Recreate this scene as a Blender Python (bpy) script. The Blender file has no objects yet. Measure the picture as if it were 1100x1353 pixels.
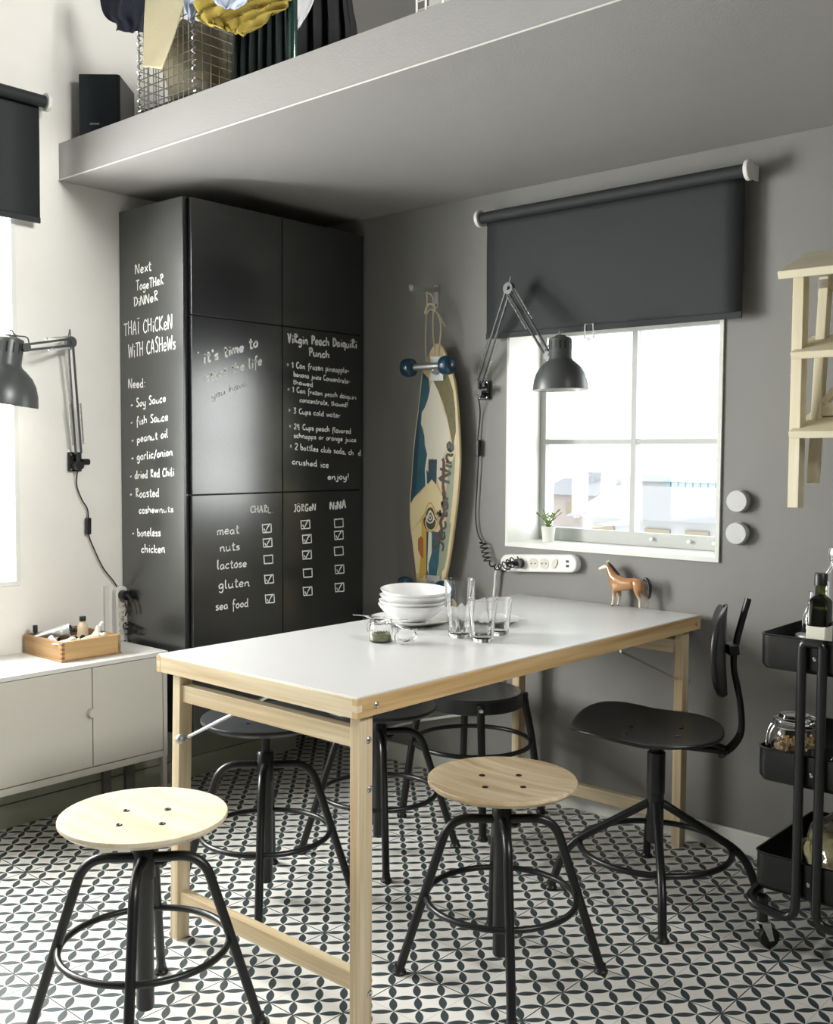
import bpy, bmesh, math, random
from mathutils import Vector, Matrix
random.seed(7)
PI = math.pi
SC = bpy.context.scene
COL = SC.collection

# ------------------------------------------------------------------ camera
CAM = Vector((3.3706, -3.0439, 1.2265))
FPX = 1380.85
def _axes(yaw, pitch, roll):
    y, p, r = [math.radians(a) for a in (yaw, pitch, roll)]
    fwd = Vector((-math.sin(y)*math.cos(p), math.cos(y)*math.cos(p), math.sin(p)))
    right = fwd.cross(Vector((0, 0, 1))).normalized()
    up = right.cross(fwd)
    return math.cos(r)*right + math.sin(r)*up, -math.sin(r)*right + math.cos(r)*up, fwd
RT, UP, FW = _axes(41.4604, -3.2217, 0.324)
cam_d = bpy.data.cameras.new('camera'); cam = bpy.data.objects.new('camera', cam_d); COL.objects.link(cam)
cam_d.sensor_fit = 'HORIZONTAL'; cam_d.sensor_width = 36.0; cam_d.lens = FPX*36.0/1100.0
cam_d.clip_start = 0.05; cam_d.clip_end = 500
cam.matrix_world = Matrix(((RT.x, UP.x, -FW.x, CAM.x), (RT.y, UP.y, -FW.y, CAM.y), (RT.z, UP.z, -FW.z, CAM.z), (0, 0, 0, 1)))
SC.camera = cam
def ray(px, py): return FW + RT*((px-550)/FPX) - UP*((py-676.4)/FPX)
def U(px, py, ax, c):
    """point of the room on the plane <ax>=c that was measured at that pixel of the photograph"""
    i = 'xyz'.index(ax); v = ray(px, py); return CAM + v*((c-CAM[i])/v[i])
def UD(px, py, d): return CAM + ray(px, py)*d

# ------------------------------------------------------------------ world and light
W = bpy.data.worlds.new('sky'); SC.world = W; W.use_nodes = True
bg = W.node_tree.nodes['Background']; bg.inputs[0].default_value = (0.93, 0.97, 1.0, 1); bg.inputs[1].default_value = 3.0
def area(name, loc, rot, sx, sy, power, col=(1, 1, 1), spread=180):
    l = bpy.data.lights.new(name, 'AREA'); l.shape = 'RECTANGLE'; l.size = sx; l.size_y = sy; l.energy = power; l.color = col
    l.spread = math.radians(spread)
    o = bpy.data.objects.new(name, l); o.location = loc; o.rotation_euler = rot; COL.objects.link(o); return o
DAY = (1.0, 0.985, 0.95)
area('daylight_left_window', (-0.42, -1.95, 1.50), (0, -PI/2, 0), 1.4, 1.25, 205, DAY)
area('daylight_left_window', (-0.42, -3.75, 1.65), (0, -PI/2, 0), 1.7, 1.6, 18, DAY)
area('door_reflection_panel', (3.5, 1.9, 1.75), Vector((-2.0, -1.9, -.35)).to_track_quat('-Z', 'Y').to_euler(), 2.6, 2.4, 128, DAY)  # unseen bright panel outside the dining window, added to strengthen the cabinet reflection
area('upper_wall_fill', (5.1, -1.5, 2.95), (0, PI/2, 0), 0.8, 1.2, 190, DAY)  # unseen fill lamp, added to brighten the upper part of the left wall
VS = SC.view_settings; VS.view_transform = 'Standard'; VS.look = 'None'; VS.gamma = 1.0; VS.exposure = 0.0; VS.use_curve_mapping = False
SC.cycles.max_bounces = 10; SC.cycles.transmission_bounces = 10; SC.cycles.transparent_max_bounces = 16

# ------------------------------------------------------------------ materials
def S(r, g, b):
    f = lambda c: ((c/255+0.055)/1.055)**2.4 if c > 10 else c/255/12.92
    return (f(r), f(g), f(b), 1)
def mat(name, col, rough=0.5, metal=0, bump=0, bscale=60, var=0, vscale=8, spec=0.5, **kw):
    m = bpy.data.materials.new(name); m.use_nodes = True; nt = m.node_tree; b = nt.nodes['Principled BSDF']
    if len(col) == 3: col = (*col, 1)
    b.inputs['Base Color'].default_value = col; b.inputs['Roughness'].default_value = rough
    b.inputs['Metallic'].default_value = metal; b.inputs['Specular IOR Level'].default_value = spec
    for k, v in kw.items(): b.inputs[k].default_value = v
    tc = nt.nodes.new('ShaderNodeTexCoord')
    n = nt.nodes.new('ShaderNodeTexNoise'); n.inputs['Scale'].default_value = vscale; n.inputs['Detail'].default_value = 4
    nt.links.new(tc.outputs['Object'], n.inputs['Vector'])
    v_ = var if var else 0.03
    mx = nt.nodes.new('ShaderNodeMixRGB'); mx.blend_type = 'MIX'
    mx.inputs[1].default_value = tuple(c*(1-v_) for c in col[:3])+(1,)
    mx.inputs[2].default_value = tuple(min(1, c*(1+v_)) for c in col[:3])+(1,)
    nt.links.new(n.outputs['Fac'], mx.inputs[0]); nt.links.new(mx.outputs[0], b.inputs['Base Color'])
    if bump:
        n2 = nt.nodes.new('ShaderNodeTexNoise'); n2.inputs['Scale'].default_value = bscale
        nt.links.new(tc.outputs['Object'], n2.inputs['Vector'])
        bp = nt.nodes.new('ShaderNodeBump'); bp.inputs['Strength'].default_value = bump; bp.inputs['Distance'].default_value = 0.004
        nt.links.new(n2.outputs['Fac'], bp.inputs['Height']); nt.links.new(bp.outputs[0], b.inputs['Normal'])
    return m
def wood(name, light, dark, axis='X', rough=0.45, ring=14, scale=1.0):
    m = bpy.data.materials.new(name); m.use_nodes = True; nt = m.node_tree; b = nt.nodes['Principled BSDF']; N = nt.nodes.new; L = nt.links.new
    tc = N('ShaderNodeTexCoord'); mp = N('ShaderNodeMapping')
    s = [ring*scale*3]*3; s['XYZ'.index(axis)] = 1.3*scale; mp.inputs['Scale'].default_value = s
    L(tc.outputs['Object'], mp.inputs[0])
    n = N('ShaderNodeTexNoise'); n.inputs['Scale'].default_value = 1.0; n.inputs['Detail'].default_value = 5; n.inputs['Distortion'].default_value = 0.6; L(mp.outputs[0], n.inputs['Vector'])
    w = N('ShaderNodeTexNoise'); w.inputs['Scale'].default_value = 5; w.inputs['Detail'].default_value = 2; L(mp.outputs[0], w.inputs['Vector'])
    r = N('ShaderNodeValToRGB'); r.color_ramp.elements[0].position = 0.32; r.color_ramp.elements[0].color = dark; r.color_ramp.elements[1].position = 0.62; r.color_ramp.elements[1].color = light
    L(n.outputs['Fac'], r.inputs[0])
    mx = N('ShaderNodeMixRGB'); mx.blend_type = 'MULTIPLY'; mx.inputs[0].default_value = 0.25; L(r.outputs[0], mx.inputs[1]); L(w.outputs['Color'], mx.inputs[2])
    bc = N('ShaderNodeHueSaturation'); bc.inputs['Saturation'].default_value = 0.95; bc.inputs['Value'].default_value = 1.12; L(mx.outputs[0], bc.inputs['Color']); L(bc.outputs[0], b.inputs['Base Color'])
    w2 = N('ShaderNodeRGBToBW'); L(w.outputs['Color'], w2.inputs[0]); L(w2.outputs[0], mx.inputs[2])
    bp = N('ShaderNodeBump'); bp.inputs['Strength'].default_value = 0.12; bp.inputs['Distance'].default_value = 0.002; L(n.outputs['Fac'], bp.inputs['Height']); L(bp.outputs[0], b.inputs['Normal'])
    b.inputs['Roughness'].default_value = rough
    return m
M = {}
M['white_wall'] = mat('white_wall', S(240, 238, 231), 0.75, bump=0.08, bscale=120)
M['far_room'] = mat('unseen_room_paint', (0.13, 0.125, 0.12), 0.7)
M['dark_wall'] = mat('dark_wall_paint', (0.235, 0.230, 0.218), 0.5, bump=0.08, bscale=90, spec=0.4)
M['loft'] = mat('loft_paint', (0.33, 0.322, 0.31), 0.42, bump=0.15, bscale=160, spec=0.5)
M['bead'] = mat('pale_bead', S(215, 215, 208), 0.4)
M['green_panel'] = mat('olive_panel', (0.36, 0.37, 0.29), 0.5)
M['sash'] = mat('pale_grey_sash', S(192, 194, 190), 0.5)
M['white_trim'] = mat('white_trim', S(232, 232, 226), 0.45)
M['black_tube'] = mat('black_powder_coat', (0.010, 0.011, 0.012), 0.33, spec=0.5)
M['black_seat'] = mat('black_seat_stain', (0.014, 0.015, 0.017), 0.34, bump=0.03, bscale=30, spec=0.6)
M['blackboard'] = mat('chalkboard_film', (0.020, 0.022, 0.022), 0.24, var=0.15, vscale=5, spec=1.0, **{'Coat Weight': 0.65, 'Coat Roughness': 0.2, 'Coat IOR': 1.7})
M['blackside'] = mat('chalkboard_side', (0.020, 0.023, 0.023), 0.26, var=0.15, vscale=5, spec=1.0, **{'Coat Weight': 0.6, 'Coat Roughness': 0.25, 'Coat IOR': 1.6})
M['black'] = mat('black_plastic', (0.012, 0.012, 0.013), 0.4)
M['blind'] = mat('blind_cloth', (0.019, 0.022, 0.024), 0.7, bump=0.2, bscale=400)
M['grey_metal'] = mat('grey_lamp_enamel', (0.072, 0.078, 0.078), 0.35, spec=0.6)
M['steel'] = mat('bright_steel', (0.72, 0.73, 0.72), 0.25, 1.0)
M['dullsteel'] = mat('dull_steel', (0.45, 0.46, 0.45), 0.4, 0.8)
M['sb'] = mat('pale_grey_lacquer', S(198, 195, 184), 0.5)
M['sbtop'] = mat('off_white_lacquer', S(214, 213, 208), 0.4)
M['white_plastic'] = mat('white_plastic', S(236, 236, 230), 0.35)
M['table_white'] = mat('white_laminate', S(208, 208, 206), 0.3, spec=0.5)
PL, PD = S(220, 205, 172), S(190, 162, 118)
for a in 'XYZ':
    M['pine'+a] = wood('pine_grain_'+a.lower(), PL, PD, a)
M['ash'] = wood('pale_ash', S(222, 211, 186), S(206, 190, 158), 'X', 0.32, 8)
M['ply'] = wood('pale_birch', S(236, 222, 186), S(222, 203, 160), 'Y', 0.4, 8)
M['ladderZ'] = wood('bleached_aspen_z', S(230, 221, 192), S(220, 207, 172), 'Z', 0.5, 6)
M['ladderX'] = wood('bleached_aspen_x', S(230, 221, 192), S(220, 207, 172), 'X', 0.5, 6)
M['boxwood'] = wood('old_box_wood', S(166, 130, 86), S(128, 94, 56), 'X', 0.55, 9)
M['china'] = mat('white_china', S(240, 240, 238), 0.12)
M['chalk'] = mat('chalk', S(252, 252, 250), 0.9)
M['chalk_mid'] = mat('smudged_chalk', S(240, 242, 238), 0.9)
M['chalk_faint'] = mat('faint_chalk', S(205, 207, 203), 0.9)
def glassmat(name, col=(1, 1, 1, 1), rough=0.0, ior=1.45):
    m = bpy.data.materials.new(name); m.use_nodes = True; b = m.node_tree.nodes['Principled BSDF']
    b.inputs['Base Color'].default_value = col; b.inputs['Roughness'].default_value = rough; b.inputs['IOR'].default_value = ior
    b.inputs['Transmission Weight'].default_value = 1.0
    return m
M['glass'] = glassmat('clear_glass')
M['oilglass'] = glassmat('dark_green_glass', (0.10, 0.12, 0.03, 1))
def panemat():
    m = bpy.data.materials.new('window_glass'); m.use_nodes = True; nt = m.node_tree; nt.nodes.remove(nt.nodes['Principled BSDF'])
    t = nt.nodes.new('ShaderNodeBsdfTransparent'); t.inputs[0].default_value = (0.97, 0.98, 0.98, 1)
    g = nt.nodes.new('ShaderNodeBsdfGlossy'); g.inputs['Roughness'].default_value = 0.02
    mx = nt.nodes.new('ShaderNodeMixShader'); mx.inputs[0].default_value = 0.05
    nt.links.new(t.outputs[0], mx.inputs[1]); nt.links.new(g.outputs[0], mx.inputs[2]); nt.links.new(mx.outputs[0], nt.nodes['Material Output'].inputs[0]); return m
M['pane'] = panemat()
def thinmat():
    m = bpy.data.materials.new('thin_clear_film'); m.use_nodes = True; nt = m.node_tree; nt.nodes.remove(nt.nodes['Principled BSDF'])
    t = nt.nodes.new('ShaderNodeBsdfTransparent'); t.inputs[0].default_value = (0.93, 0.95, 0.93, 1)
    g = nt.nodes.new('ShaderNodeBsdfGlossy'); g.inputs['Roughness'].default_value = 0.08
    f = nt.nodes.new('ShaderNodeFresnel'); f.inputs[0].default_value = 1.5
    ad = nt.nodes.new('ShaderNodeMath'); ad.operation = 'ADD'; ad.inputs[1].default_value = 0.06; nt.links.new(f.outputs[0], ad.inputs[0])
    mx = nt.nodes.new('ShaderNodeMixShader'); nt.links.new(ad.outputs[0], mx.inputs[0])
    nt.links.new(t.outputs[0], mx.inputs[1]); nt.links.new(g.outputs[0], mx.inputs[2]); nt.links.new(mx.outputs[0], nt.nodes['Material Output'].inputs[0]); return m
M['film'] = thinmat()

TX, TY = 0.3088, 0.3175
def tilemat():
    m = bpy.data.materials.new('petal_cement_tile'); m.use_nodes = True; nt = m.node_tree; b = nt.nodes['Principled BSDF']; N = nt.nodes.new; L = nt.links.new
    def mt(op, a, c=None, clamp=False):
        n = N('ShaderNodeMath'); n.operation = op; n.use_clamp = clamp
        for i, v in enumerate((a, c)):
            if v is None: continue
            if isinstance(v, (int, float)): n.inputs[i].default_value = v
            else: L(v, n.inputs[i])
        return n.outputs[0]
    tc = N('ShaderNodeTexCoord'); sp = N('ShaderNodeSeparateXYZ'); L(tc.outputs['Object'], sp.inputs[0])
    p = mt('DIVIDE', sp.outputs[0], TX/8); q = mt('DIVIDE', sp.outputs[1], TY/8)
    u = mt('MULTIPLY', mt('ADD', p, q), 0.5); v = mt('MULTIPLY', mt('SUBTRACT', p, q), 0.5)
    def near(a): return mt('ABSOLUTE', mt('SUBTRACT', a, mt('ROUND', a)))
    def petal(a, bb):  # line bb=int, running along a
        s = mt('SUBTRACT', a, mt('FLOOR', a)); t = mt('SUBTRACT', mt('MULTIPLY', s, 2), 1)
        hw = mt('MULTIPLY', mt('SUBTRACT', 1.0, mt('MULTIPLY', t, t)), 0.172)
        d = mt('SUBTRACT', hw, near(bb)); return mt('MULTIPLY', d, 60, True)
    pet = mt('MAXIMUM', petal(u, v), petal(v, u))
    def line(a, c, w, k): return mt('MULTIPLY', mt('SUBTRACT', w, mt('ABSOLUTE', mt('SUBTRACT', a, c))), k, True)
    mid = mt('MAXIMUM', line(p, 4, 0.022, 60), line(q, 4, 0.022, 60))
    edge = mt('MAXIMUM', mt('MAXIMUM', line(p, 0, 0.05, 40), line(p, 8, 0.05, 40)), mt('MAXIMUM', line(q, 0, 0.05, 40), line(q, 8, 0.05, 40)))
    dark = mt('MAXIMUM', pet, edge)
    nz = N('ShaderNodeTexNoise'); nz.inputs['Scale'].default_value = 9; nz.inputs['Detail'].default_value = 5
    oi = N('ShaderNodeObjectInfo'); av = N('ShaderNodeVectorMath'); av.operation = 'ADD'; L(tc.outputs['Object'], av.inputs[0]); L(oi.outputs['Location'], av.inputs[1]); L(av.outputs[0], nz.inputs['Vector'])
    base = N('ShaderNodeMixRGB'); base.inputs[1].default_value = S(222, 219, 211); base.inputs[2].default_value = S(236, 234, 228); L(nz.outputs['Fac'], base.inputs[0])
    dk = N('ShaderNodeMixRGB'); dk.inputs[1].default_value = S(44, 54, 56); dk.inputs[2].default_value = S(70, 82, 84); L(nz.outputs['Fac'], dk.inputs[0])
    m1 = N('ShaderNodeMixRGB'); m1.inputs[2].default_value = S(168, 165, 155); L(base.outputs[0], m1.inputs[1]); L(mid, m1.inputs[0])
    m2 = N('ShaderNodeMixRGB'); L(m1.outputs[0], m2.inputs[1]); L(dk.outputs[0], m2.inputs[2]); L(dark, m2.inputs[0])
    L(m2.outputs[0], b.inputs['Base Color']); b.inputs['Roughness'].default_value = 0.42
    return m
M['tile'] = tilemat()
M['grout'] = mat('dark_grout', S(70, 76, 76), 0.8)

# ------------------------------------------------------------------ mesh helpers
def V(*a): return Vector(a)
def crom(pts, n=6, closed=False):
    P = [Vector(p) for p in pts]; out = []
    m = len(P)
    rng = range(m if closed else m-1)
    for i in rng:
        if closed: p0, p1, p2, p3 = P[(i-1) % m], P[i], P[(i+1) % m], P[(i+2) % m]
        else: p0, p1, p2, p3 = P[max(i-1, 0)], P[i], P[i+1], P[min(i+2, m-1)]
        for k in range(n):
            t = k/n
            out.append(0.5*((2*p1)+(-p0+p2)*t+(2*p0-5*p1+4*p2-p3)*t*t+(-p0+3*p1-3*p2+p3)*t*t*t))
    if not closed: out.append(P[-1].copy())
    return out
def bendpath(pts, r=0.03, n=5):
    """polyline with rounded corners"""
    P = [Vector(p) for p in pts]; out = [P[0]]
    for i in range(1, len(P)-1):
        a, b, c = P[i-1], P[i], P[i+1]; d1 = (a-b); d2 = (c-b); rr = min(r, d1.length*0.49, d2.length*0.49)
        s = b+d1.normalized()*rr; e = b+d2.normalized()*rr
        for k in range(n+1):
            t = k/n; out.append((1-t)**2*s+2*t*(1-t)*b+t*t*e)
    out.append(P[-1]); return out
class MB:
    def __init__(s): s.v = []; s.f = []; s.mi = []; s.cur = 0
    def add(s, vs, fs):
        o = len(s.v); s.v += [Vector(x) for x in vs]; s.f += [[i+o for i in f] for f in fs]; s.mi += [s.cur]*len(fs); return s
    def box(s, a, b, mtx=None):
        x0, y0, z0 = a; x1, y1, z1 = b
        vs = [Vector(p) for p in ((x0, y0, z0), (x1, y0, z0), (x1, y1, z0), (x0, y1, z0), (x0, y0, z1), (x1, y0, z1), (x1, y1, z1), (x0, y1, z1))]
        if mtx: vs = [mtx @ p for p in vs]
        return s.add(vs, [(0, 3, 2, 1), (4, 5, 6, 7), (0, 1, 5, 4), (1, 2, 6, 5), (2, 3, 7, 6), (3, 0, 4, 7)])
    def beam(s, p, q, w, h, up=(0, 0, 1)):
        """rectangular bar from p to q, w across, h along up"""
        p, q = Vector(p), Vector(q); d = (q-p).normalized(); up = Vector(up); sd = d.cross(up).normalized(); u = sd.cross(d)
        vs = []
        for c in (p, q):
            for a, b_ in ((-1, -1), (1, -1), (1, 1), (-1, 1)): vs.append(c+sd*a*w/2+u*b_*h/2)
        return s.add(vs, [(0, 1, 2, 3), (7, 6, 5, 4), (0, 4, 5, 1), (1, 5, 6, 2), (2, 6, 7, 3), (3, 7, 4, 0)])
    def tube(s, pts, r, seg=10, closed=False, caps=True):
        P = [Vector(p) for p in pts]; n = len(P); R_ = r if isinstance(r, (list, tuple)) else [r]*n
        o = len(s.v); T = []
        for i in range(n):
            if closed: t = P[(i+1) % n]-P[(i-1) % n]
            else: t = P[min(i+1, n-1)]-P[max(i-1, 0)]
            T.append(t.normalized() if t.length > 1e-9 else Vector((0, 0, 1)))
        a = Vector((0, 0, 1)) if abs(T[0].z) < 0.9 else Vector((1, 0, 0))
        nrm = (a - T[0]*a.dot(T[0])).normalized()
        for i in range(n):
            nrm = (nrm - T[i]*nrm.dot(T[i])); nrm = nrm.normalized() if nrm.length > 1e-6 else T[i].orthogonal().normalized()
            bi = T[i].cross(nrm)
            for k in range(seg):
                an = 2*PI*k/seg; s.v.append(P[i]+(nrm*math.cos(an)+bi*math.sin(an))*R_[i])
        m = n if closed else n-1
        for i in range(m):
            j = (i+1) % n
            for k in range(seg):
                k2 = (k+1) % seg
                s.f.append([o+i*seg+k, o+i*seg+k2, o+j*seg+k2, o+j*seg+k]); s.mi.append(s.cur)
        if caps and not closed:
            s.f.append([o+k for k in range(seg)][::-1]); s.f.append([o+(n-1)*seg+k for k in range(seg)]); s.mi += [s.cur]*2
        return s
    def lathe(s, prof, c=(0, 0, 0), axis=(0, 0, 1), seg=32, sx=1, sy=1):
        """prof: (r, h) pairs from first to last; closed at r=0"""
        ax = Vector(axis).normalized(); q = Vector((0, 0, 1)).rotation_difference(ax); c = Vector(c); o = len(s.v)
        rings = []
        for r, h in prof:
            if r <= 1e-6: rings.append([len(s.v)]); s.v.append(c+q @ Vector((0, 0, h)))
            else:
                ids = []
                for k in range(seg):
                    an = 2*PI*k/seg; ids.append(len(s.v)); s.v.append(c+q @ Vector((r*math.cos(an)*sx, r*math.sin(an)*sy, h)))
                rings.append(ids)
        for a, b in zip(rings, rings[1:]):
            for k in range(seg):
                k2 = (k+1) % seg
                if len(a) == 1 and len(b) == 1: continue
                if len(a) == 1: f = [a[0], b[k], b[k2]]
                elif len(b) == 1: f = [a[k], b[0], a[k2]]
                else: f = [a[k], b[k], b[k2], a[k2]]
                s.f.append(f[::-1]); s.mi.append(s.cur)
        return s
    def cyl(s, c, r, h, axis=(0, 0, 1), seg=24, r2=None):
        return s.lathe([(0, 0), (r, 0), (r2 if r2 is not None else r, h), (0, h)], c, axis, seg)
    def ball(s, c, r, seg=16, sx=1, sy=1, sz=1):
        pr = [(math.sin(PI*i/8)*r, -math.cos(PI*i/8)*r*sz) for i in range(9)]; pr[0] = (0, -r*sz); pr[-1] = (0, r*sz)
        return s.lathe(pr, c, seg=seg, sx=sx, sy=sy)
    def prism(s, poly, d):
        """extrude a 3-D polygon by vector d"""
        d = Vector(d); n = len(poly); vs = [Vector(p) for p in poly]+[Vector(p)+d for p in poly]
        return s.add(vs, [list(range(n))[::-1], list(range(n, 2*n))]+[[i, (i+1) % n, n+(i+1) % n, n+i] for i in range(n)])
    def build(s, name, m, parent=None, smooth=True, bevel=0, loc=None):
        me = bpy.data.meshes.new(name); me.from_pydata([tuple(v) for v in s.v], [], s.f)
        ms = m if isinstance(m, (list, tuple)) else [m]
        for x in ms: me.materials.append(M[x] if isinstance(x, str) else x)
        for p, i in zip(me.polygons, s.mi): p.material_index = i
        bm = bmesh.new(); bm.from_mesh(me); bmesh.ops.recalc_face_normals(bm, faces=bm.faces); bm.to_mesh(me); bm.free()
        ob = bpy.data.objects.new(name, me); COL.objects.link(ob)
        if smooth:
            for p in me.polygons: p.use_smooth = True
            try: me.set_sharp_from_angle(angle=math.radians(40))
            except Exception: pass
        if bevel:
            bv = ob.modifiers.new('bevel', 'BEVEL'); bv.width = bevel; bv.segments = 2; bv.limit_method = 'ANGLE'; bv.angle_limit = math.radians(50)
        if parent is not None:
            ob.parent = parent
            # geometry is written in room coordinates: shift it into the parent's frame
            off = WORLD[parent.name]
            me.transform(Matrix.Translation(-off)); ob.matrix_parent_inverse = Matrix.Identity(4)
            WORLD[ob.name] = off.copy()
        else:
            c = loc if loc is not None else centre_base(me)
            me.transform(Matrix.Translation(-Vector(c))); ob.location = c
            WORLD[ob.name] = Vector(c)
        return ob
WORLD = {}
def centre_base(me):
    xs = [v.co for v in me.vertices]
    return Vector(((min(v.x for v in xs)+max(v.x for v in xs))/2, (min(v.y for v in xs)+max(v.y for v in xs))/2, min(v.z for v in xs)))
def thing(name, label, cat, loc, group=None):
    o = bpy.data.objects.new(name, None); COL.objects.link(o); o.location = loc; o.empty_display_size = 0.05
    o['label'] = label; o['category'] = cat
    if group: o['group'] = group
    WORLD[o.name] = Vector(loc); return o
def tag(o, label, cat, group=None):
    o['label'] = label; o['category'] = cat
    if group: o['group'] = group
    return o
def struct(o): o['kind'] = 'structure'; return o
def boxobj(name, m, a, b, parent=None, bevel=0, smooth=False): return MB().box(a, b).build(name, m, parent, smooth, bevel)
# ------------------------------------------------------------------ room shell
XR, YF, ZC = 4.7, -5.1, 3.6            # far right wall, wall behind the camera, top ceiling
LZ0, LZ1, LY = 2.162, 2.289, -1.109    # loft underside, loft floor, loft edge
def wall_with_holes(name, m, horiz, fixed0, fixed1, lo, hi, z0, z1, holes):
    """wall running along x ('x') or y ('y'); holes: (a0, a1, z0, z1)"""
    mb = MB()
    def bx(a0, a1, c0, c1):
        if a1-a0 < 1e-4 or c1-c0 < 1e-4: return
        if horiz == 'x': mb.box((a0, fixed0, c0), (a1, fixed1, c1))
        else: mb.box((fixed0, a0, c0), (fixed1, a1, c1))
    hs = sorted(holes); cur = lo
    for a0, a1, c0, c1 in hs:
        bx(cur, a0, z0, z1); bx(a0, a1, z0, c0); bx(a0, a1, c1, z1); cur = a1
    bx(cur, hi, z0, z1)
    return struct(mb.build(name, m, smooth=False, loc=(0, 0, 0)))
WX0, WX1, WZ0, WZ1 = 1.122, 1.927, 0.905, 1.70     # dining window opening
wall_with_holes('wall_back', 'dark_wall', 'x', 0, 0.28, -0.3, XR, -0.02, ZC, [(WX0, WX1, WZ0, WZ1)])
LW0, LW1, LWZ = -2.55, -1.290, 0.782               # left window opening
wall_with_holes('wall_left', 'white_wall', 'y', -0.3, 0, YF, 0.28, -0.02, ZC, [(LW0, LW1, LWZ, 2.2), (-4.6, -2.95, 0.78, 2.5)])
wall_with_holes('wall_right', 'far_room', 'y', XR, XR+0.2, YF, 0.28, -0.02, ZC, [(-2.2, -0.8, 2.5, 3.4)])  # unseen high opening, added to let the upper fill lamp in
wall_with_holes('wall_front', 'far_room', 'x', YF-0.2, YF, -0.3, XR+0.2, -0.02, ZC, [])
struct(boxobj('ceiling', 'far_room', (-0.3, YF-0.2, ZC), (XR+0.2, 0.28, ZC+0.1)))
# loft slab: the lower ceiling above the dining corner
lf = struct(boxobj('ceiling', 'loft', (0, LY, LZ0), (XR, 0, LZ1)))
mb = MB(); mb.tube([(0.0, LY-0.001, LZ0+0.002), (XR, LY-0.001, LZ0+0.002)], 0.0022, 6); mb.build('edge_bead', 'bead', lf)
# floor: slab with one object for each cement tile
fl = struct(boxobj('floor', 'grout', (-0.1, YF, -0.06), (XR+0.05, 0.05, -0.006)))
TILE0 = (1.781, -1.240)
tm = None
for i in range(-6, 10):
    for j in range(-13, 4):
        x = TILE0[0]+i*TX; y = TILE0[1]+j*TY
        if y < YF+0.02 or x > XR-0.1 or x < -0.2: continue
        if tm is None:
            t = boxobj('floor_tile', 'tile', (x, y, -0.012), (x+TX, y+TY, 0.0), None); tm = t.data
            tm.transform(Matrix.Translation(Vector(t.location)-Vector((x, y, 0))))
            for v in tm.vertices:      # hairline joint around every tile
                v.co.x += 0.0004 if v.co.x < TX/2 else -0.0004; v.co.y += 0.0004 if v.co.y < TY/2 else -0.0004
        else:
            t = bpy.data.objects.new('floor_tile', tm); COL.objects.link(t)
        t.parent = fl; t.location = Vector((x, y, 0))-Vector(fl.location)
# skirtings
struct(boxobj('baseboard_back', 'white_trim', (0.17, -0.013, 0), (XR, 0.0, 0.070), bevel=0.003))
g = struct(MB().box((0.0, YF, 0), (0.168, -0.165, 0.077)).box((0.0, YF, 0.080), (0.165, -0.165, 0.225)).build('trim_1', 'green_panel', smooth=False))
# dark strips of the radiator pipes seen below the low cabinet
mb = MB(); mb.box((0.169, -1.075, 0.0), (0.185, -1.045, 0.2)); mb.box((0.169, -0.985, 0), (0.185, -0.95, 0.2))
struct(mb.build('trim_2', mat('grey_pipe', (0.16, 0.165, 0.155), 0.5), smooth=False))

# ------------------------------------------------------------------ dining window (window_1)
w1 = thing('window_1', '', '', (1.52, 0.0, WZ0)); del w1['label']; del w1['category']; w1['kind'] = 'structure'
for nm_, a_, b_ in (('bottom', (WX0-.006, -.008, WZ0-.012), (WX1+.010, .285, WZ0+.003)), ('top', (WX0-.006, -.008, WZ1-.003), (WX1+.010, .285, WZ1+.012)),
                 ('side', (WX0-.006, -.0075, WZ0+.003), (WX0+.004, .285, WZ1-.003)), ('side', (WX1-.003, -.0075, WZ0+.003), (WX1+.010, .285, WZ1-.003))):
    boxobj('window_sill' if nm_ == 'bottom' else 'window_lining', 'white_trim', a_, b_, w1, 0.0)
YG = 0.19
for a_, b_ in (((WX0+.0045, YG, WZ0+.004), (WX0+.03, YG+.03, WZ1-.004)), ((WX1-.03, YG, WZ0+.004), (WX1-.0035, YG+.03, WZ1-.004)), ((WX0+.03, YG+.001, WZ0+.004), (WX1-.03, YG+.029, WZ0+.05)), ((WX0+.03, YG+.001, WZ1-.045), (WX1-.03, YG+.029, WZ1-.004))):
    boxobj('window_frame', 'sash', a_, b_, w1, 0.0)
boxobj('mullion', 'sash', (1.511, YG-0.004, WZ0+.05), (1.531, YG+0.03, WZ1-.045), w1)
boxobj('glazing_bar', 'sash', (WX0+.03, YG-0.002, 1.262), (1.511, YG+0.028, 1.280), w1)
boxobj('glazing_bar', 'sash', (1.531, YG-0.002, 1.262), (WX1-.03, YG+0.028, 1.280), w1)
for a0, a1 in ((WX0+.03, 1.511), (1.531, WX1-.03)):
    for c0, c1 in ((WZ0+.05, 1.262), (1.28, WZ1-.045)):
        boxobj('pane', 'pane', (a0, YG+0.012, c0), (a1, YG+0.016, c1), w1)
for xx in (1.60, 1.74, 1.83):      # small window fittings at the bottom rail
    MB().cyl((xx, YG-0.001, WZ0+0.03), 0.006, 0.012, (0, -1, 0), 12).build('catch', 'white_plastic', w1)
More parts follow.
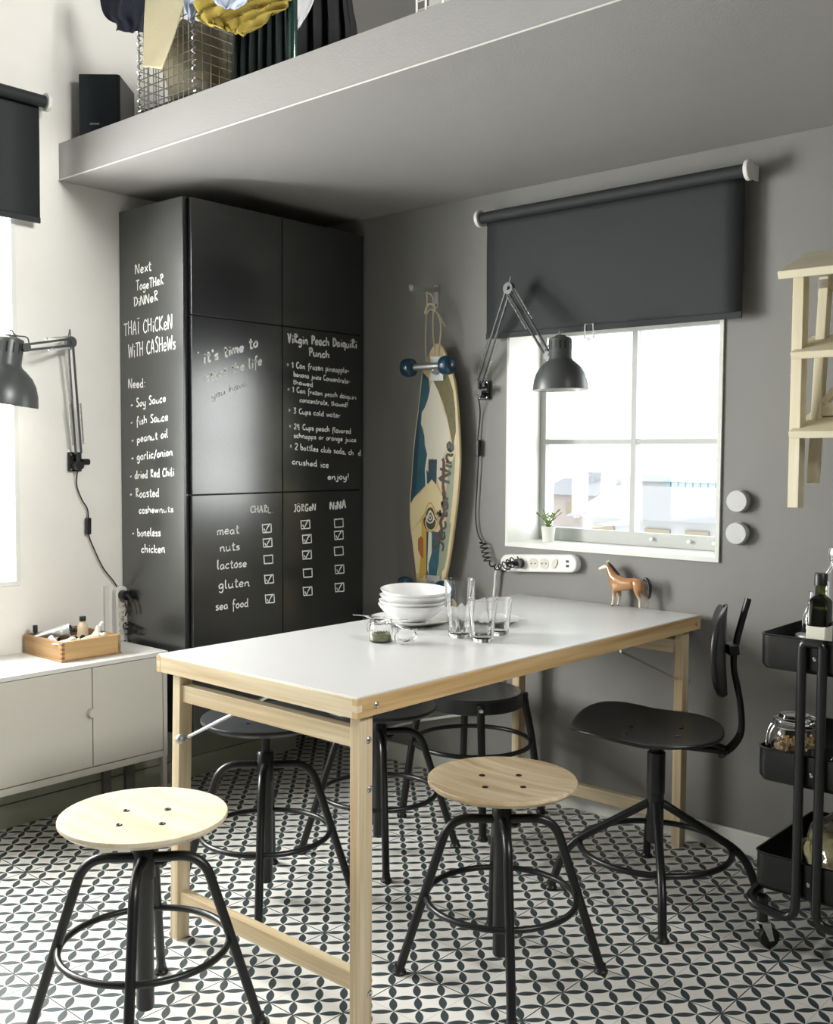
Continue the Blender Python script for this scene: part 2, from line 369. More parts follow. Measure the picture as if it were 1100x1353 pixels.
# left window (window_2)
w2 = thing('window_2', '', '', (0.0, -1.9, LWZ)); del w2['label']; del w2['category']; w2['kind'] = 'structure'
mb = MB()
for a, b in (((-0.2, LW0, LWZ-.014), (0.008, LW1+.014, LWZ+.003)), ((-0.2, LW1-.003, LWZ+.003), (0.0075, LW1+0.014, 2.197)), ((-0.2, LW0-.014, LWZ+.003), (0.0075, LW0+.003, 2.197)), ((-0.2, LW0, 2.197), (0.008, LW1, 2.214))): mb.box(a, b)
mb.build('window_lining', 'white_trim', w2, False, 0.002)
for a, b in (((-0.2, LW0+.04, LWZ+.004), (-0.17, LW1-.04, LWZ+.05)), ((-0.2, LW0+.04, 2.15), (-0.17, LW1-.04, 2.196)), ((-0.201, LW0+.004, LWZ+.004), (-0.169, LW0+.04, 2.196)), ((-0.201, LW1-.04, LWZ+.004), (-0.169, LW1-.004, 2.196))):
    boxobj('window_frame', 'white_trim', a, b, w2)
boxobj('mullion', 'white_trim', (-0.2, -1.935, LWZ+.05), (-0.17, -1.905, 2.15), w2)
boxobj('pane', 'pane', (-0.187, LW0+.04, LWZ+.05), (-0.183, -1.935, 2.15), w2); boxobj('pane', 'pane', (-0.187, -1.905, LWZ+.05), (-0.183, LW1-.04, 2.15), w2)

# ------------------------------------------------------------------ roller blinds
def roller_blind(name, label, P0, axis, length, drop, out, roll_r=0.020, pull=None):
    """P0: left/near end of the roller axis; axis: unit vector along roller; out: unit vector into the room"""
    ax = Vector(axis); o = Vector(out); P0 = Vector(P0)
    t = thing(name, label, 'blind', P0+ax*length/2-Vector((0, 0, drop)), None)
    MB().cyl(P0+ax*0.012, roll_r, length-0.024, ax, 28).build('roller_tube', 'blind', t)
    mb = MB(); n = 14
    # cloth hanging from the wall side of the roll, slight waviness
    top = roll_r*0.4; vs = []; fs = []
    for i in range(n+1):
        for j in range(13):
            u = 0.022+(length-0.044)*i/n; z = -drop*j/12+ (0 if j else top)
            wv = 0.0015*math.sin(u*9+j*0.4)
            vs.append(P0+ax*u-o*(roll_r-0.002)+o*wv+Vector((0, 0, z)))
    for i in range(n):
        for j in range(12): a = i*13+j; fs.append((a, a+1, a+14, a+13))
    cl = MB().add(vs, fs).build('cloth', 'blind', t); sm = cl.modifiers.new('thick', 'SOLIDIFY'); sm.thickness = 0.0016
    mb = MB(); mb.beam(P0+ax*0.022-o*(roll_r-0.002)-Vector((0, 0, drop-0.008)), P0+ax*(length-0.022)-o*(roll_r-0.002)-Vector((0, 0, drop-0.008)), 0.007, 0.02)
    mb.build('bottom_bar', 'blind', t, False, 0.002)
    for e, sg in ((P0, 1), (P0+ax*length, -1)):
        mb = MB(); mb.cyl(e-ax*0.004*sg, 0.030, 0.014, ax*sg, 24)
        mb.beam(e-o*0.06+ax*0.002*sg, e+o*0.005+ax*0.002*sg, 0.008, 0.045)
        mb.build('end_bracket', 'white_plastic', t, True, 0.002)
    if pull is not None:
        c = P0+ax*pull-o*(roll_r-0.006)-Vector((0, 0, drop))
        mb = MB(); mb.tube([c-ax*0.015+Vector((0, 0, 0.02)), c-ax*0.018-Vector((0, 0, 0.025)), c+ax*0.018-Vector((0, 0, 0.025)), c+ax*0.015+Vector((0, 0, 0.02))], 0.003, 8, closed=True)
        mb.cyl(c-Vector((0, 0, 0.03)), 0.006, 0.008, o, 12)
        mb.build('pull_tab', 'white_plastic', t)
    return t
roller_blind('roller_blind', 'black roller blind half lowered over the window above the dining table', (1.030, -0.065, 2.062), (1, 0, 0), 1.005, 0.425, (0, -1, 0), pull=0.455)
roller_blind('roller_blind', 'black roller blind over the bright window in the white left wall', (0.065, -2.65, 2.395), (0, 1, 0), 1.465, 0.400, (1, 0, 0))

# ------------------------------------------------------------------ town outside the dining window
def house(name, label, x0, x1, y0, y1, z0, z1, roof_h, m, rm, wins=(), grp=None):
    t = thing(name, label, 'building', ((x0+x1)/2, (y0+y1)/2, z0))
    boxobj('house_wall', m, (x0, y0, z0), (x1, y1, z1), t)
    yc = (y0+y1)/2
    MB().prism([(x0-.2, y0-.3, z1), (x0-.2, y1+.3, z1), (x0-.2, yc, z1+roof_h)], (x1-x0+.4, 0, 0)).build('roof', rm, t, False)
    for (wx, wz, ww, wh) in wins: boxobj('window', 'farglass', (wx, y0-.05, wz), (wx+ww, y0+.02, wz+wh), t)
    return t
M['farglass'] = mat('far_window_glass', (0.30, 0.25, 0.17), 0.4)
M['far1'] = mat('far_white_render', (0.46, 0.46, 0.455), 0.8); M['far2'] = mat('far_cream_render', (0.50, 0.40, 0.28), 0.8)
M['farroof'] = mat('far_pale_roof', (0.30, 0.305, 0.31), 0.7); M['farroof2'] = mat('far_slate', (0.24, 0.24, 0.26), 0.7); M['farrose'] = mat('far_rose_render', (0.42, 0.36, 0.33), 0.8); M['farblue'] = mat('far_blue_glazing', (0.30, 0.46, 0.48), 0.5)
G0 = -14
house('house', 'far pale pavilion with wide roof and cream window bays, right half of the dining window', -7.45, -3.6, 14, 17, G0, 0.05, 0.55, 'far1', 'farroof', [(-7.2, -0.62, .45, .5), (-6.1, -0.62, .5, .5), (-5.3, -0.62, .45, .5)])
house('house', 'far slate-roofed house with rose coloured wall behind the plant on the window sill', -16.6, -14.6, 26, 29, G0, -0.1, 0.5, 'farrose', 'farroof2', [(-15.7, -0.75, .5, .4)])
boxobj('chimney', 'farroof2', (-15.9, 27, 0.2), (-15.3, 27.6, 0.62), bpy.data.objects['house.001'])
house('house', 'low far house with pale roof left of the pavilion', -16.2, -11.9, 22.5, 24.5, G0, -1.55, 0.6, 'far2', 'farroof', [(-14.0, -1.9, .6, .25)])
house('house', 'distant long white block with blue glazing band in the upper right of the town view', -23.5, -14.5, 40, 44, G0, 0.0, 0.25, 'far1', 'farroof', [])
b_ = bpy.data.objects['house.003']
for k in range(14): boxobj('glazing', 'farblue', (-19.6+k*0.36, 39.9, -0.35), (-19.3+k*0.36, 40.02, 0.05), b_)
struct(boxobj('trim_3', 'farroof', (-60, 9, G0-.2), (40, 70, G0)))   # street level far below

# ------------------------------------------------------------------ dining table
T0, T1, TYN, TYF, TZ = 1.191, 1.889, -1.546, -0.022, 0.727
tb = thing('dining_table', 'long pine trestle dining table with a white top, set end-on to the window wall', 'table', (1.54, -0.78, 0))
MB().box((T0+.003, TYN+.003, TZ-.018), (T1-.003, TYF-.003, TZ)).build('tabletop', 'table_white', tb, False, 0.0015)
ZA = TZ-0.044
boxobj('apron', 'pineX', (T0+.013, TYN, ZA), (T1-.013, TYN+.022, TZ-.003), tb, 0.001); boxobj('apron', 'pineX', (T0+.013, TYF-.022, ZA), (T1-.013, TYF, TZ-.003), tb, 0.001)
M['pineS'] = wood('shaded_pine_long_grain', S(214, 184, 132), S(176, 138, 82), 'Y', 0.45, 12)  # darker copy of the pine, the long side's shade put into its colour
boxobj('apron', 'pineS', (T1-.022, TYN+.013, ZA), (T1, TYF-.013, TZ-.003), tb, 0.001); boxobj('apron', 'pineY', (T0, TYN+.013, ZA), (T0+.022, TYF-.013, TZ-.003), tb, 0.001)
M['endgrain'] = mat('pine_end_grain', S(196, 166, 122), 0.6, var=.1, vscale=60)
for cx, sx in ((T0, 1), (T1, -1)):      # finger joints of the four corners
    for cy, sy in ((TYN, 1), (TYF, -1)):
        for k in range(3):
            z0 = ZA+k*0.0137
            m = 'endgrain' if k % 2 == 0 else 'pineX'
            boxobj('finger_joint', m, (min(cx-.0004*sx, cx+.014*sx), min(cy-.0004*sy, cy+.014*sy), z0), (max(cx-.0004*sx, cx+.014*sx), max(cy-.0004*sy, cy+.014*sy), z0+0.0137), tb)
LEGS = [(1.222, -1.52, 0, 1), (1.842, -1.52, 0, 1), (1.222, -0.10, 0, -1), (1.842, -0.10, 0, -1)]
for (x, y, _, s) in LEGS:
    bx = -0.022 if x < 1.5 and y < -1 else 0.0
    MB().prism([(x+bx, y, 0), (x+bx+.03, y, 0), (x+.03, y, ZA), (x, y, ZA)], (0, .038, 0)).build('leg', 'pineZ', tb, False, 0.002)
for y in (-1.514, -0.094):
    boxobj('rail', 'pineX', (1.240, y, 0.610), (1.844, y+.026, 0.652), tb, 0.0015)
    boxobj('stretcher', 'pineX', (1.228, y, 0.076 if y > -1 else 0.085), (1.846, y+.026, 0.118 if y > -1 else 0.126), tb, 0.0015)
for p_, q_ in (((1.262, -1.512, 0.522), (1.475, -1.415, 0.648)), ((1.262, -0.085, 0.525), (1.262, -0.44, 0.664)), ((1.850, -0.080, 0.525), (1.850, -0.437, 0.663))):
    p_, q_ = Vector(p_), Vector(q_); mb = MB(); mb.tube([p_, q_, q_+Vector((0, 0, .03))], 0.0042, 8); mb.ball(p_, 0.007); mb.build('brace_rod', 'steel', tb)
MB().ball((1.262, -1.528, 0.5215), 0.0125).cyl((1.262, -1.528, .5215), .007, .022, (0, 1, 0), 12).build('rod_end_cap', 'dullsteel', tb)
for (x, y, z) in ((T1, -1.49, 0.704), (T1, -0.052, 0.704), (1.872, -1.495, 0.628), (1.872, -1.492, 0.523), (1.872, -1.49, 0.082), (1.872, -0.06, .63), (1.872, -.06, .52)):
    mb = MB(); mb.lathe([(0.0075, 0), (0.0075, 0.002), (0.005, 0.0035), (0.003, 0.0025), (0, 0.0015)], (x, y, z), (1, 0, 0), 14); mb.build('bolt', 'steel', tb)

# ------------------------------------------------------------------ swivel stools
def stool(label, cx, cy, rot, seat_z, seat_m, wooden, ring_z=0.185, grp=None):
    t = thing('swivel_stool', label, 'stool', (cx, cy, 0), grp)
    R_ = 0.175; c = Vector((cx, cy, 0))
    # slightly dished plywood disc
    st = MB().lathe([(0, -0.016), (0.14, -0.016), (0.165, -0.010), (0.1745, -0.001), (R_, 0.004), (0.1735, 0.007), (0.168, 0.0075), (0.13, 0.002), (0.07, -0.001), (0, -0.0015)], (cx, cy, seat_z-0.004), seg=56).build('seat', seat_m, t)
    for k in range(4):
        a = rot+PI/4+k*PI/2; p = c+Vector((math.cos(a)*0.062, math.sin(a)*0.062, seat_z-0.006))
        MB().lathe([(0.0075, 0), (0.0075, 0.0022), (0.0055, 0.003), (0.003, 0.0018), (0, 0.0015)], p, seg=14).build('screw', 'black', t)
    MB().cyl((cx, cy, seat_z-0.030), 0.085, 0.010, seg=32).build('seat_plate', 'black_tube', t)
    MB().cyl((cx, cy, 0.30), 0.0125, seat_z-0.03-0.30).build('spindle', 'black_tube', t)
    mb = MB(); mb.lathe([(0, 0.045), (0.017, 0.045), (0.019, 0.05), (0.019, 0.325), (0.023, 0.33), (0.023, 0.405), (0.019, 0.41), (0, 0.41)], (cx, cy, 0), seg=24); mb.build('column', 'black_tube', t)
    for k in range(4):
        a = rot+k*PI/2; d = Vector((math.cos(a), math.sin(a), 0))
        path = bendpath([c+d*0.018+Vector((0, 0, .372)), c+d*0.122+Vector((0, 0, .374)), c+d*0.238+Vector((0, 0, 0.012))], 0.055, 8)
        MB().tube(path, 0.0108, 12).build('leg', 'black_tube', t)
        MB().lathe([(0.0, 0.0), (0.016, 0.0), (0.017, 0.006), (0.012, 0.013), (0.0115, 0.022), (0, 0.022)], c+d*0.239, seg=16).build('foot_cap', 'black', t)
    rr = 0.176
    MB().tube([c+Vector((math.cos(2*PI*i/56)*rr, math.sin(2*PI*i/56)*rr, ring_z)) for i in range(56)], 0.0075, 10, closed=True).build('foot_ring', 'black_tube', t)
    a = rot+0.7; d = Vector((math.cos(a), math.sin(a), 0)); MB().cyl(c+d*0.022+Vector((0, 0, .352)), 0.008, 0.022, d, 14).cyl(c+d*0.040+Vector((0, 0, .352)), 0.012, 0.01, d, 6).build('clamp_screw', 'black', t)
    return t
M['ash2'] = wood('grained_ash', S(232, 214, 178), S(190, 158, 112), 'X', 0.30, 9)
stool('pale wooden swivel stool on black legs in the left foreground', 1.512, -1.802, PI/4+0.04, 0.463, 'ash', True)
stool('grained wooden swivel stool in the centre foreground, beside the long side of the table', 1.930, -1.105, PI/4-0.04, 0.466, 'ash2', True)
stool('black swivel stool under the near end of the table, left of the near table leg', 1.195, -1.200, PI/4, 0.503, 'black_seat', False)
stool('black swivel stool under the table, seen behind the near right table leg', 1.190, -0.742, PI/4+0.06, 0.452, 'black_seat', False)

# black metal stool with a deep rim, farthest under the table
cx, cy, sz = 1.205, -0.300, 0.43
rs = thing('metal_stool', 'low black metal stool with deep seat rim, farthest under the table', 'stool', (cx, cy, 0)); c = Vector((cx, cy, 0))
MB().lathe([(0, sz-.008), (.10, sz-.008), (0.150, sz-.002), (0.162, sz), (0.170, sz-.006), (0.170, sz-.045), (0.165, sz-.048), (.160, sz-.02), (0, sz-.02)], c, seg=48).build('seat', 'black_seat', rs)
for k in range(4):
    a = PI/4+k*PI/2+0.03; d = Vector((math.cos(a), math.sin(a), 0))
    MB().tube(crom([c+d*0.176+Vector((0, 0, sz-.012)), c+d*0.182+Vector((0, 0, sz-.06)), c+d*0.205+Vector((0, 0, .25)), c+d*0.238+Vector((0, 0, 0.008))], 6), 0.0125, 12).build('leg', 'black_tube', rs)
    MB().lathe([(0, 0), (.016, 0), (.017, .006), (.013, .014), (0, .018)], c+d*.239, seg=16).build('foot_cap', 'black', rs)
    mb = MB(); mb.lathe([(0.008, 0), (0.007, .003), (0, .004)], c+d*0.187+Vector((0, 0, sz-.028)), d, 12); mb.build('rivet', 'steel', rs)
MB().tube([c+Vector((math.cos(2*PI*i/48)*.196, math.sin(2*PI*i/48)*.196, .255)) for i in range(48)], 0.008, 10, closed=True).build('foot_ring', 'black_tube', rs)

# ------------------------------------------------------------------ black swivel chair
cx, cy = 1.984, -0.467; sz = 0.462
ch = thing('swivel_chair', 'black swivel chair with saddle seat and narrow backrest, right of the table', 'chair', (cx, cy, 0)); c = Vector((cx, cy, 0))
F = Vector((-.90, -.435, 0)).normalized(); Lr = Vector((-F.y, F.x, 0))          # chair faces F
def chp(f, l, z): return c+F*f+Lr*l+Vector((0, 0, z))
n1, n2 = 18, 48; vs = []; fs = []
def seat_r(a):   # outline: round at the back, broad at the front
    ca, sa = math.cos(a), math.sin(a)
    return 1/((abs(ca)/(0.215 if ca > 0 else 0.20))**2.4+(abs(sa)/0.200)**2.4)**(1/2.4)
def seat_h(f, l):
    rr = min(1.1, math.hypot(f/0.2, l/0.2))
    h = 0.016*rr**2
    h += 0.022*max(0, f/0.19)*(abs(l)/0.2)**2 - 0.010*max(0, f/0.19)**2*(1-(abs(l)/0.2))
    h += 0.012*(l < 0)*abs(l/0.2)**2*max(0, (f+.05)/0.2)
    return h
vs.append(chp(-0.0, 0, sz+seat_h(0, 0)))
for i in range(1, n1+1):
    for k in range(n2):
        a = 2*PI*k/n2; r = seat_r(a)*i/n1; f, l = r*math.cos(a), r*math.sin(a); vs.append(chp(f, l, sz+seat_h(f, l)))
for k in range(n2): fs.append((0, 1+k, 1+(k+1) % n2))
for i in range(n1-1):
    for k in range(n2): a = 1+i*n2; fs.append((a+k, a+n2+k, a+n2+(k+1) % n2, a+(k+1) % n2))
vs = [v_+F*0.022 for v_ in vs]
so = MB().add(vs, fs).build('seat', 'black_seat', ch); sm = so.modifiers.new('ply', 'SOLIDIFY'); sm.thickness = 0.011; sm.offset = -1
so.modifiers.new('bev', 'BEVEL').width = 0.003
for f, l in ((0.05, -0.03), (-0.085, -.045), (-0.08, 0.05), (0.06, 0.06)):
    MB().lathe([(.0075, 0), (.0075, .003), (.003, .0015), (0, .001)], chp(f+.022, l, sz+seat_h(f, l)-0.001), seg=12).build('screw', 'black', ch)
MB().cyl((cx, cy, sz-.028), 0.06, .016, seg=24).build('seat_plate', 'black_tube', ch)
MB().cyl((cx, cy, 0.34), 0.0145, sz-.02-.34).build('spindle', 'black_tube', ch)
MB().lathe([(0, .155), (0.021, .155), (.023, .158), (.023, .29), (0.025, .292), (.025, .405), (.02, .41), (0, .41)], c, seg=24).build('column', 'black_tube', ch)
for k in range(4):
    a = math.radians(-57+90*k); d = Vector((math.cos(a), math.sin(a), 0))
    MB().tube(bendpath([c+d*.02+Vector((0, 0, .262)), c+d*.245+Vector((0, 0, .128)), c+d*.283+Vector((0, 0, .012))], .06, 8), 0.0115, 12).build('leg', 'black_tube', ch)
    MB().lathe([(0, 0), (.016, 0), (.017, .006), (.012, .013), (.0115, .022), (0, .022)], c+d*.284, seg=16).build('foot_cap', 'black', ch)
MB().tube([c+Vector((math.cos(2*PI*i/64)*.206, math.sin(2*PI*i/64)*.206, .138)) for i in range(64)], 0.0085, 10, closed=True).build('foot_ring', 'black_tube', ch)
DB = (Vector((2.10, -.38, .5))-CAM).dot(FW)
def cb(px, py, s=0): return UD(px, py, DB)+Lr*s
for s in (-0.019, 0.019):
    pts = [chp(-0.03, s*1.6, sz-.026), chp(-.17, s*1.3, sz-.034)]+[cb(px, py, s*(0.75 if py > 880 else 0.5)) for px, py in ((952, 996), (970, 982), (979, 962), (977, 925), (969, 880), (972, 850), (981, 815), (988, 791))]
    MB().tube(crom(pts, 7), 0.0088, 12).build('back_tube', 'black_tube', ch)
# backrest shell: narrow curved board facing F
vs = []; fs = []; nu, nv = 14, 18
for j in range(nv+1):
    v = j/nv*2-1
    pz = UD(958-3*v+(6 if v > 0 else 0)*v, 858-60*v, DB)
    for i in range(nu+1):
        u = i/nu*2-1
        hw = 0.165*(1-abs(v)**3.2)**0.45
        l = u*hw; vs.append(pz+Lr*l+F*(0.030*(l/0.165)**2)-F*(0.0))
for j in range(nv):
    for i in range(nu): a = j*(nu+1)+i; fs.append((a, a+1, a+nu+2, a+nu+1))
bo = MB().add(vs, fs).build('backrest', 'black_seat', ch); sm = bo.modifiers.new('ply', 'SOLIDIFY'); sm.thickness = 0.011; bo.modifiers.new('bev', 'BEVEL').width = .002
MB().beam(UD(960, 858, DB), UD(973, 856, DB), 0.05, 0.03).build('back_clamp', 'black_tube', ch, False, .003)

# ------------------------------------------------------------------ tall chalkboard cabinet
YC, XD, CT, CB = -0.875, 0.385, 2.095, 0.231
tc_ = thing('tall_cabinet', 'tall black wall cabinet in the corner with chalk writing on its doors and side', 'cabinet', (0.2, -0.44, CB))
boxobj('body', 'black', (0.004, YC+.018, CB), (XD-.004, -0.004, CT-.004), tc_)
boxobj('side_panel', 'blackside', (0.003, YC, CB), (XD, YC+.017, CT), tc_, 0.001)
rows = [(CB+.003, 1.0755), (1.0795, 1.6935), (1.6975, CT-.002)]
colsD = [(YC+.022, -0.4445), (-0.4405, -0.030)]
DOOR = {}
for i, (y0, y1) in enumerate(colsD):
    for j, (z0, z1) in enumerate(rows):
        DOOR[i, j] = boxobj('door', 'blackboard', (XD, y0, z0), (XD+.018, y1, z1), tc_, 0.0012)
boxobj('filler_strip', 'blackside', (XD-.01, -0.026, CB), (XD+.008, -0.004, CT), tc_)

# handwriting: one stroke alphabet, drawn as ribbons of chalk
GL = {
'a': (5, ["4,5 1.5,5 0,2.5 1,0 3,.6 4,4.5 4,1 5,0"]), 'b': (4.6, ["0,10 .3,0", ".2,3 2,5 4,3.5 3.4,.6 1.5,0 .3,.7"]), 'c': (4.4, ["4,4.3 2,5 0,2.5 1.4,0 4,.8"]),
'd': (5, ["4,4.2 2,5 0,2.5 1.4,0 3.8,1.5", "4,10 4,1 5,0"]), 'e': (4.6, ["0,2.4 3.8,3 3,5 1,4.6 0,2 1.6,0 4,1"]), 'f': (3.8, ["4,9 2.6,10 1.5,7 1.4,-4", "0,5 3.6,5"]),
'g': (5, ["4,4.4 2,5 0,2.6 1.4,.2 3.8,2", "4,5 4,-2 2.4,-4.4 .2,-3"]), 'h': (4.8, ["0,10 .1,0", ".1,3 2,5 3.6,4 3.8,0"]), 'i': (2, ["1,5 1,.6 1.8,0", "1,7.2 1.2,7.8"]),
'j': (3, ["2,5 2,-2.6 .8,-4.2 -.8,-3", "2,7.2 2.2,7.8"]), 'k': (4.4, ["0,10 .2,0", "3.6,5 .3,2.2 4,0"]), 'l': (2.4, [".6,10 .5,1.4 2,0"]), 'm': (6.8, ["0,5 .2,0", ".2,3 1.6,5 2.8,4.4 3,0", "3,3 4.4,5 5.8,4.4 6,.6 6.8,0"]),
'n': (5, ["0,5 .2,0", ".2,3 1.8,5 3.6,4.4 3.8,.6 5,0"]), 'o': (4.6, ["2,5 0,2.6 1.4,0 3.6,1 3.8,3.8 2,5 3.4,5.2"]), 'p': (4.6, ["0,5 .2,-4.4", ".2,3.6 2,5 4,3.4 3,.4 .4,.8"]), 'q': (4.8, ["4,4.6 2,5 0,2.6 1.6,.2 3.8,2", "4,5 4,-4.4"]),
'r': (3.8, ["0,5 .3,0", ".3,3 1.6,5 3.6,4.8"]), 's': (3.8, ["3.4,4.6 1.4,5 .4,3.6 3,2 2.6,.2 0,.3"]), 't': (3.6, ["1.6,9 1.5,1.2 2.6,0 3.6,.6", "0,6 3.4,6.2"]), 'u': (5, ["0,5 .2,1 1.6,0 3.6,1.4 4,5", "4,5 4,1 5,0"]),
'v': (4, ["0,5 1.8,0 3.8,5"]), 'w': (6, ["0,5 1.2,0 3,4 4.4,0 6,5"]), 'x': (4, ["0,5 4,0", "4,5 0,0"]), 'y': (4.6, ["0,5 .6,1 2.2,.4 4,3", "4,5 3.8,-2.6 2,-4.4 .2,-3.4"]), 'z': (4.2, ["0,5 3.8,5 .2,0 4,0"]),
'A': (6, ["0,0 2.6,10 5,0", ".8,3.6 4.4,3.8"]), 'C': (5.6, ["5,8.4 3,10 .4,6.6 .6,2 3,0 5.2,1.4"]), 'D': (6, ["1,10 .8,0", "-.4,9.6 3,9.8 5.4,6.4 4.4,1.8 .6,0"]), 'E': (5, ["4.4,10 .4,9.6 .4,0 4.6,.3", ".4,5 3.6,5.4"]),
'G': (6, ["5,8.4 3,10 .4,6 1,1 4,0 5,3.6 3,4"]), 'H': (5.6, ["0,10 .2,0", "4.6,10 4.6,0", ".1,5 4.6,5.4"]), 'I': (2.4, ["1,10 1,0"]), 'J': (4, ["3,10 3,2 1.6,0 0,1.4", "1,10 4.4,10"]), 'K': (5.2, ["0,10 .2,0", "4.4,10 .3,4.6 4.8,0"]),
'L': (4.6, [".2,10 .2,.2 4.2,0"]), 'N': (6, ["0,0 .3,10 4.6,0 5,10"]), 'O': (6, ["2.8,10 .3,6 1.4,.6 4.4,.6 5.2,6 2.8,10"]), 'P': (5.2, ["1,10 1,0", "-.4,9 3,10 4.8,7.6 3,5 1,5"]), 'R': (5.6, ["1,10 1,0", "-.2,9.2 3,10 4.4,7.6 1.2,5 5,0"]),
'S': (5, ["4.4,9 2.2,10 .6,7.6 4,3.6 3,.2 .2,.8"]), 'T': (5.6, ["-.2,9.8 5.6,10", "2.8,9.8 2.6,0"]), 'U': (5, ["0,10 .2,2 2.2,0 4.2,2 4.6,10"]), 'V': (5.4, ["-.4,9 .6,9.6 1.4,5 2.2,0 3.4,5 4.4,10.4"]), 'W': (7.6, ["0,10 1.6,0 3.8,8 5.4,0 7.4,10"]), 'Y': (5, ["0,10 2.4,5", "5,10 1.6,0"]),
'1': (3.4, ["0,7.4 2,10 1.8,0"]), '2': (4.6, ["0,8 2,10 4,8 3,4.6 0,0 4.4,.2"]), '3': (4.4, ["0,9.8 3.8,9.8 1.6,6 4,3.4 2.2,0 0,.8"]), '*': (4, ["0,3 3,6", "0,6 3,3", "1.5,7 1.5,2"]), '-': (4, ["0,3.2 3,3.8"]), '/': (4, ["0,-2 4,10"]), "'": (1.8, ["1,10 .8,7.6"]),
'!': (2.4, ["1.2,10 1,3", "1,0 1.2,.6"]), ':': (2, ["1,4.4 1.1,5", "1,.4 1.1,1"]), ',': (2, ["1,1 .4,-1.6"]), '.': (2, [".8,0 1,.5"]), '`': (3, ["0,8 2,5.5", "0,6 1,5"]), ' ': (3.4, []),
'Ö': (6, ["2.8,8.6 .3,5 1.4,.6 4.4,.6 5.2,5 2.8,8.6", "1.4,10.4 1.6,11", "3.8,10.4 4,11"]), 'Ï': (2.6, ["1,8.6 1,0", "0,10.4 .2,11", "2,10.4 2.2,11"]), '½': (6, ["0,9 1,10 .9,6", "0,3 4.4,10", "3,4 4.4,4.4 3,0 5,.1"])}
def ribbon(mb, pts3, wv, nrm):
    """flat chalk line through 3-D points lying on a face with normal nrm"""
    n = len(pts3); L_ = []; R2 = []
    for i in range(n):
        t = pts3[min(i+1, n-1)]-pts3[max(i-1, 0)]
        if t.length < 1e-9: t = Vector((0, 0, 1))
        sd = t.normalized().cross(nrm)*wv*(0.8+0.4*random.random())/2
        L_.append(pts3[i]+sd); R2.append(pts3[i]-sd)
    o = [p for p in L_]+[p for p in R2]; mb.add(o, [(i, i+1, n+i+1, n+i) for i in range(n-1)])
def write(text, p0, p1, hpx, plane, m='chalk', wpx=1.55, parent=None, name='chalk_line'):
    ax, cc = plane; A = U(*p0, ax, cc); B = U(*p1, ax, cc); nrm = Vector((1, 0, 0)) if ax == 'x' else Vector((0, -1, 0))
    dep = (A-CAM).dot(FW); unit = dep/FPX; h = hpx*unit/10
    tot = sum(GL[ch_][0]+1.2 for ch_ in text); sx = (B-A)/tot; cur = 0; mb = MB()
    for ch_ in text:
        adv, strokes = GL[ch_]; jy = random.uniform(-.35, .35); sc = random.uniform(.92, 1.1)
        for st in strokes:
            pts = [tuple(map(float, q.split(','))) for q in st.split()]
            P3 = [A+sx*(cur+x)+Vector((0, 0, (y*sc+jy)*h))+nrm*0.0004 for x, y in pts]
            if len(P3) > 2: P3 = crom(P3, 4)
            ribbon(mb, P3, wpx*1.18*unit, nrm)
        cur += adv+1.2
    return mb.build(name, m, parent, False)
SP = ('y', YC-0.0002); FP = ('x', XD+.0182)
for a in [("Next", (179, 362), (201, 357), 13), ("TogeTHeR", (180, 384), (217, 375), 12), ("DiNNeR", (177, 405), (210, 397), 12),
          ("THAÏ CHiCKeN", (164, 444), (229, 433), 17), ("WiTH CASHeWs", (170, 473), (233, 460), 18), ("Need:", (170, 513), (193, 511), 12),
          ("- Soy Sauce", (173, 539), (220, 530), 10), ("- fish Sauce", (173, 562), (223, 555), 10), ("- peanut oil", (174, 586), (223, 577), 10),
          ("- garlic/onion", (174, 609), (229, 601), 10), ("- dried Red Chili", (172, 633), (231, 628), 10), ("- Roasted", (172, 657), (211, 656), 11)]:
    write(*a, SP, parent=tc_)
write("cashew", (184, 678), (210, 677), 9, SP, parent=tc_); write("nuts", (211, 677), (230, 676), 8, SP, 'chalk_faint', parent=tc_)
write("- boneless", (175, 708), (213, 708), 10, SP, parent=tc_); write("chicken", (187, 730), (219, 730), 11, SP, parent=tc_)
write("`", (261, 472), (265, 470), 9, FP, 'chalk_mid', 1.2, tc_)
write("it's time to", (269, 480), (342, 457), 14, FP, 'chalk', 2.4, tc_); write("start the life", (272, 504), (347, 481), 13, FP, 'chalk_mid', 1.9, tc_); write("you have", (280, 527), (327, 509), 9, FP, 'chalk_faint', 1.3, tc_)
for a in [("ViRgin Peach DaiquiRi", (380, 452), (472, 460), 11, 2.0), ("Punch", (408, 470), (436, 473), 10, 2.0),
          ("* 1 Can frozen pineapple-", (379, 485), (462, 493), 7.5, 1.25), ("banana juice Concentrate-", (388, 497), (463, 507), 6.5, 1.2), ("thawed", (387, 507), (414, 511), 6, 1.2),
          ("* 1 Can frozen peach daiquiri", (380, 517), (471, 528), 6.5, 1.2), ("concentrate, thawed!", (396, 531), (460, 538), 6.5, 1.2), ("* 3 Cups cold water", (381, 545), (450, 552), 7, 1.2),
          ("* 2½ Cups peach flavored", (382, 566), (464, 573), 7, 1.2), ("schnapps or orange juice", (388, 578), (471, 584), 6.5, 1.2), ("* 2 bottles club soda, ch  d", (383, 593), (477, 602), 7.5, 1.2),
          ("crushed ice", (386, 613), (435, 618), 8, 1.25), ("enjoy!", (433, 633), (462, 633), 8, 1.4)]:
    write(a[0], a[1], a[2], a[3], FP, 'chalk', a[4], tc_)
write("CHAR", (331, 677), (354, 677), 9, FP, 'chalk_mid', 1.4, tc_); write("L.", (354, 677), (362, 677), 8, FP, 'chalk_faint', 1.2, tc_)
write("JÖRGeN", (388, 676), (418, 674), 9.5, FP, 'chalk_mid', 1.4, tc_); write("NiNA", (436, 673), (458, 671), 10, FP, 'chalk', 1.9, tc_)
